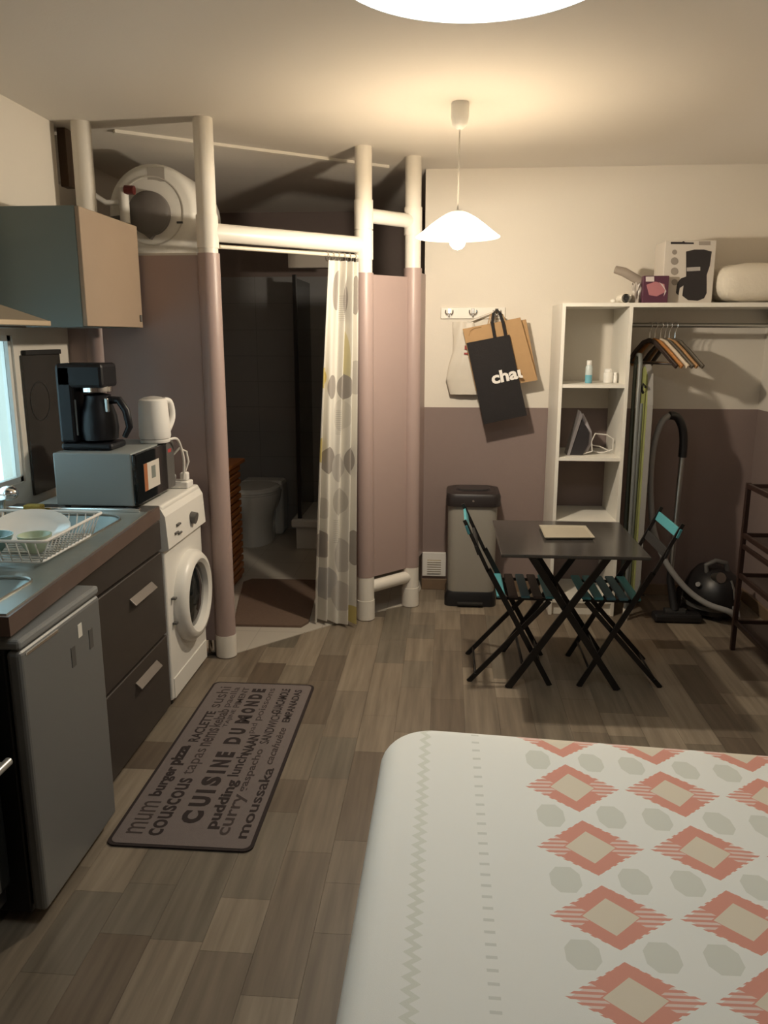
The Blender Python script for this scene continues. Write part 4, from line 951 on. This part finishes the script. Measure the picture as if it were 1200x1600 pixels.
vacm = mat('vacuum_black', (.012, .011, .012), .42)
t = thing('vacuum_cleaner', 'black cylinder vacuum cleaner with grey hose and upright tube by the back wall', 'vacuum cleaner', (1.53, 4.45, 0)); O = t.location
bc = V((1.525, 4.47, 0))
part('body', loft(MB(O), [(ell(bc.x, bc.y, .135, .17, .17), .03), (ell(bc.x, bc.y, .15, .19, .19), .07), (ell(bc.x+.005, bc.y, .15, .19, .19), .15), (ell(bc.x+.01, bc.y, .125, .165, .165), .22), (ell(bc.x+.005, bc.y+.01, .08, .12, .12), .262), (ell(bc.x, bc.y+.01, .03, .05, .05), .275)]), vacm, t)
part('bumper', loft(MB(O), [(ell(bc.x, bc.y, .155, .196, .196), .065), (ell(bc.x, bc.y, .155, .196, .196), .085)]), 'greyplast', t)
part('carry_handle', MB(O).tube([(bc.x-.05, bc.y-.06, .24), (bc.x-.06, bc.y-.06, .30), (bc.x-.01, bc.y-.06, .325), (bc.x+.05, bc.y-.05, .31), (bc.x+.07, bc.y-.04, .25)], .014, 10), 'greyplast', t)
part('chrome_trim', MB(O).tube([(bc.x+.055, bc.y-.14, .235), (bc.x+.065, bc.y-.17, .19), (bc.x+.068, bc.y-.185, .14)], .006, 8), 'steel', t)
part('hose_socket', MB(O).cyl((bc.x-.02, bc.y-.10, .235), (bc.x-.005, bc.y-.155, .255), .03, n=16), 'steel', t)
part('switch', MB(O).cyl((bc.x-.10, bc.y-.10, .19), (bc.x-.115, bc.y-.12, .205), .014, n=12), 'greyplast', t)
for s in (-1, 1): part('wheel', MB(O).cyl((bc.x+s*.125, bc.y+.09, .062), (bc.x+s*.150, bc.y+.09, .062), .062, n=24), 'rubber', t)
part('caster', MB(O).cyl((bc.x-.02, bc.y-.13, .022), (bc.x+.02, bc.y-.13, .022), .022, n=14), 'rubber', t)
hp = [(1068, 690, 4.47), (1066, 668, 4.46), (1058, 652, 4.45), (1046, 649, 4.44), (1034, 660, 4.43), (1023, 690, 4.42), (1017, 735, 4.41), (1017, 785, 4.40), (1022, 830, 4.38), (1035, 868, 4.36), (1055, 900, 4.33), (1080, 927, 4.30), (1108, 945, 4.26), (1140, 956, 4.22)]
HPT = [PY(u, v, y) for u, v, y in hp]
for p in HPT: p.z = max(p.z, .03)
endp = [V((1.60, 4.24, .045)), V((1.60, 4.29, .10))]
hosem = mat('hose_grey', (.24, .235, .23), .4, noise=.05)
part('hose', MB(O).tube(cat(HPT[3:]+endp), .0165, 10), hosem, t)
part('handle_grip', MB(O).tube(cat([PY(1066, 714, 4.475)]+HPT[:4]), .0225, 10), vacm, t)
w0, w1 = PY(1066, 712, 4.475), PY(1047, 905, 4.38)
part('wand', MB(O).tube([w0, w1], .015, 12), 'steel', t)
w2 = V((1.285, 4.315, .06))
part('wand_end', MB(O).tube([w1+V((0, 0, .05)), w1, w2], [.020, .021, .024], 12), vacm, t)
part('floor_head', MB(O).box(1.165, 1.425, 4.262, 4.352, .004, .05, .014), vacm, t)
part('head_neck', MB(O).cyl((1.23, 4.32, .045), (1.34, 4.32, .045), .028, n=14), 'blackmat', t)

t = thing('shoe_rack', 'dark brown metal shoe rack standing at the right picture edge', 'rack', (1.61, 3.6, 0)); O = t.location
rx0, rx1, ry0, ry1 = 1.463, 1.765, 3.28, 3.905
for x in (rx0, rx1):
    for y in (ry0, ry1):
        part('post', MB(O).box(x-.011, x+.011, y-.011, y+.011, 0, .86, .002, 1), 'darkbrown', t)
for z in (.845, .60, .395, .15):
    for x in (rx0, rx1): part('side_rail', MB(O).box(x-.008, x+.008, ry0, ry1, z-.012, z+.012, .002, 1), 'darkbrown', t)
    for y in (ry0, ry1): part('end_rail', MB(O).box(rx0, rx1, y-.008, y+.008, z-.010, z+.010, .002, 1), 'darkbrown', t)
    part('shelf_mesh', MB(O).box(rx0+.006, rx1-.006, ry0+.008, ry1-.008, z-.014, z-.010), mat('rack_fabric', (.05, .034, .028), .8), t)
for z in (.545,): part('brace', MB(O).box(rx0-.006, rx0+.006, ry0, ry1, z-.012, z+.012, .002, 1), 'darkbrown', t)

# ================================================================== BED
def bz(y): return .47+.05*(2.0-y)
bx0, bx1, by0, by1 = -.162, 1.40, .06, 2.050
t = thing('bed', 'bed with white spread printed with coral diamonds in the foreground', 'bed', ((bx0+bx1)/2, (by0+by1)/2, 0)); O = t.location
part('base', MB(O).box(bx0+.05, bx1-.05, by0+.03, by1-.12, .10, .28, .01), mat('bed_base_grey', (.22, .21, .2), .8), t)
for x in (bx0+.12, bx1-.12):
    for y in (by0+.1, by1-.15): part('leg', MB(O).cyl((x, y, 0), (x, y, .10), .03, n=14), 'black', t)
part('mattress', MB(O).box(bx0+.03, bx1-.03, by0+.02, by1-.09, .28, .445, .04, 3), mat('mattress_white', (.7, .7, .68), .9), t)
def spreadmat():
    m = mat('diamond_print_cotton', (.74, .76, .72), .9); nt, u, v, _ = coords(m, 'UV')   # u = x in metres, v = row number
    base = (.80, .825, .805); coral = (.66, .29, .225); beige = (.70, .645, .54); lg = (.63, .66, .61)
    # grey blobs, two between each pair of diamonds
    du = ((u-.318)/.236+.5).frac()-.5; dv = (v+.5).frac()-.5
    bu = (du.abs()-.285)*.236; bv = (dv.abs()-.5)*.215
    blob = (bu.abs()/.036 + bv.abs()/.055).lt(1.15) * bu.abs().lt(.030) * bv.abs().lt(.040) * u.gt(.2)
    # diamond
    st = (v*16.0).frac().gt(.5)            # fine rows for the ikat edge
    mu = du.abs()*.236/.112; mv = dv.abs()/.43
    rough = st*.10
    dm = mu+mv+rough*mu
    side = mu.gt(mv*.9+.25)*st*(dm.gt(.55))
    dia = dm.lt(1.0)*u.gt(.205)
    inner = ((du*.236/.052).abs()+(dv/.25).abs()).lt(1.0)*u.gt(.19)
    c = mixcol(nt, blob*.85, base, lg)
    c = mixcol(nt, dia*.95, c, coral)
    c = mixcol(nt, dia*side*.55, c, base)
    c = mixcol(nt, inner*u.gt(.19), c, beige)
    # zigzag column and dash column
    zz = (u+.043-(v*13.0).pp(1.0)*.018+.009).abs().lt(.008)
    c = mixcol(nt, zz*.40, c, (.52, .57, .47))
    ds = (u-.093).abs().lt(.010)*(v*6.2).frac().lt(.24)
    c = mixcol(nt, ds*.42, c, (.42, .46, .42))
    nt.links.new(c, nt.nodes['Principled BSDF'].inputs['Base Color'])
    tx = nt.nodes.new('ShaderNodeTexNoise'); tx.inputs['Scale'].default_value = 900; bp = nt.nodes.new('ShaderNodeBump'); bp.inputs['Strength'].default_value = .15; bp.inputs['Distance'].default_value = .002
    tcn = nt.nodes.new('ShaderNodeTexCoord'); nt.links.new(tcn.outputs['Object'], tx.inputs['Vector'])
    nt.links.new(tx.outputs['Fac'], bp.inputs['Height']); nt.links.new(bp.outputs['Normal'], nt.nodes['Principled BSDF'].inputs['Normal'])
    return m
def kof(y):
    d = 1.761-y
    if d < 0: return d*3.95
    if d > .85: return 3.775*.85+1.18*.85*.85+(d-.85)*5.2
    return 3.775*d+1.18*d*d
DROP = .30; RC = .055
RP = .15
def spread_pt(a, b):
    """a, b: flat position on the sheet; beyond the rounded mattress outline the sheet folds down"""
    cx, cy = min(max(a, bx0+RP), bx1-RP), min(max(b, by0+RP), by1-RP)
    vx, vy = a-cx, b-cy; L = math.hypot(vx, vy); d = L-(RP-RC); drop = 0.0; x, y = a, b
    if d > 0:
        nx, ny = vx/L, vy/L; q = RC*math.pi/2
        if d < q: off, drop = RC*math.sin(d/RC), RC*(1-math.cos(d/RC))
        else: off, drop = RC+(d-q)*.05+.006*math.sin((a-b)*17)*min(1, (d-q)*5), min(RC+(d-q), RC+.24)
        x, y = cx+nx*(RP-RC+off), cy+ny*(RP-RC+off)
    z = bz(min(max(y, by0), by1)) - drop
    if d <= 0: z += .004*math.sin(a*7+b*3)*min(1, -d*12)
    y += -(x-.50)*.085*max(0, min(1.2, (y-1.76)/.28))
    return V((x, y, z))
def sa(u): return (bx0-DROP)+(bx1-bx0+2*DROP)*u
def sb(v): return (by0-DROP)+(by1-by0+2*DROP)*v
def wavy(u, v): return spread_pt(sa(u), sb(v))
part('bedspread', MB(O).grid(wavy, 130, 150, uvfn=lambda u, v: (sa(u), kof(sb(v)))), spreadmat(), t)
bpy.context.view_layer.update()
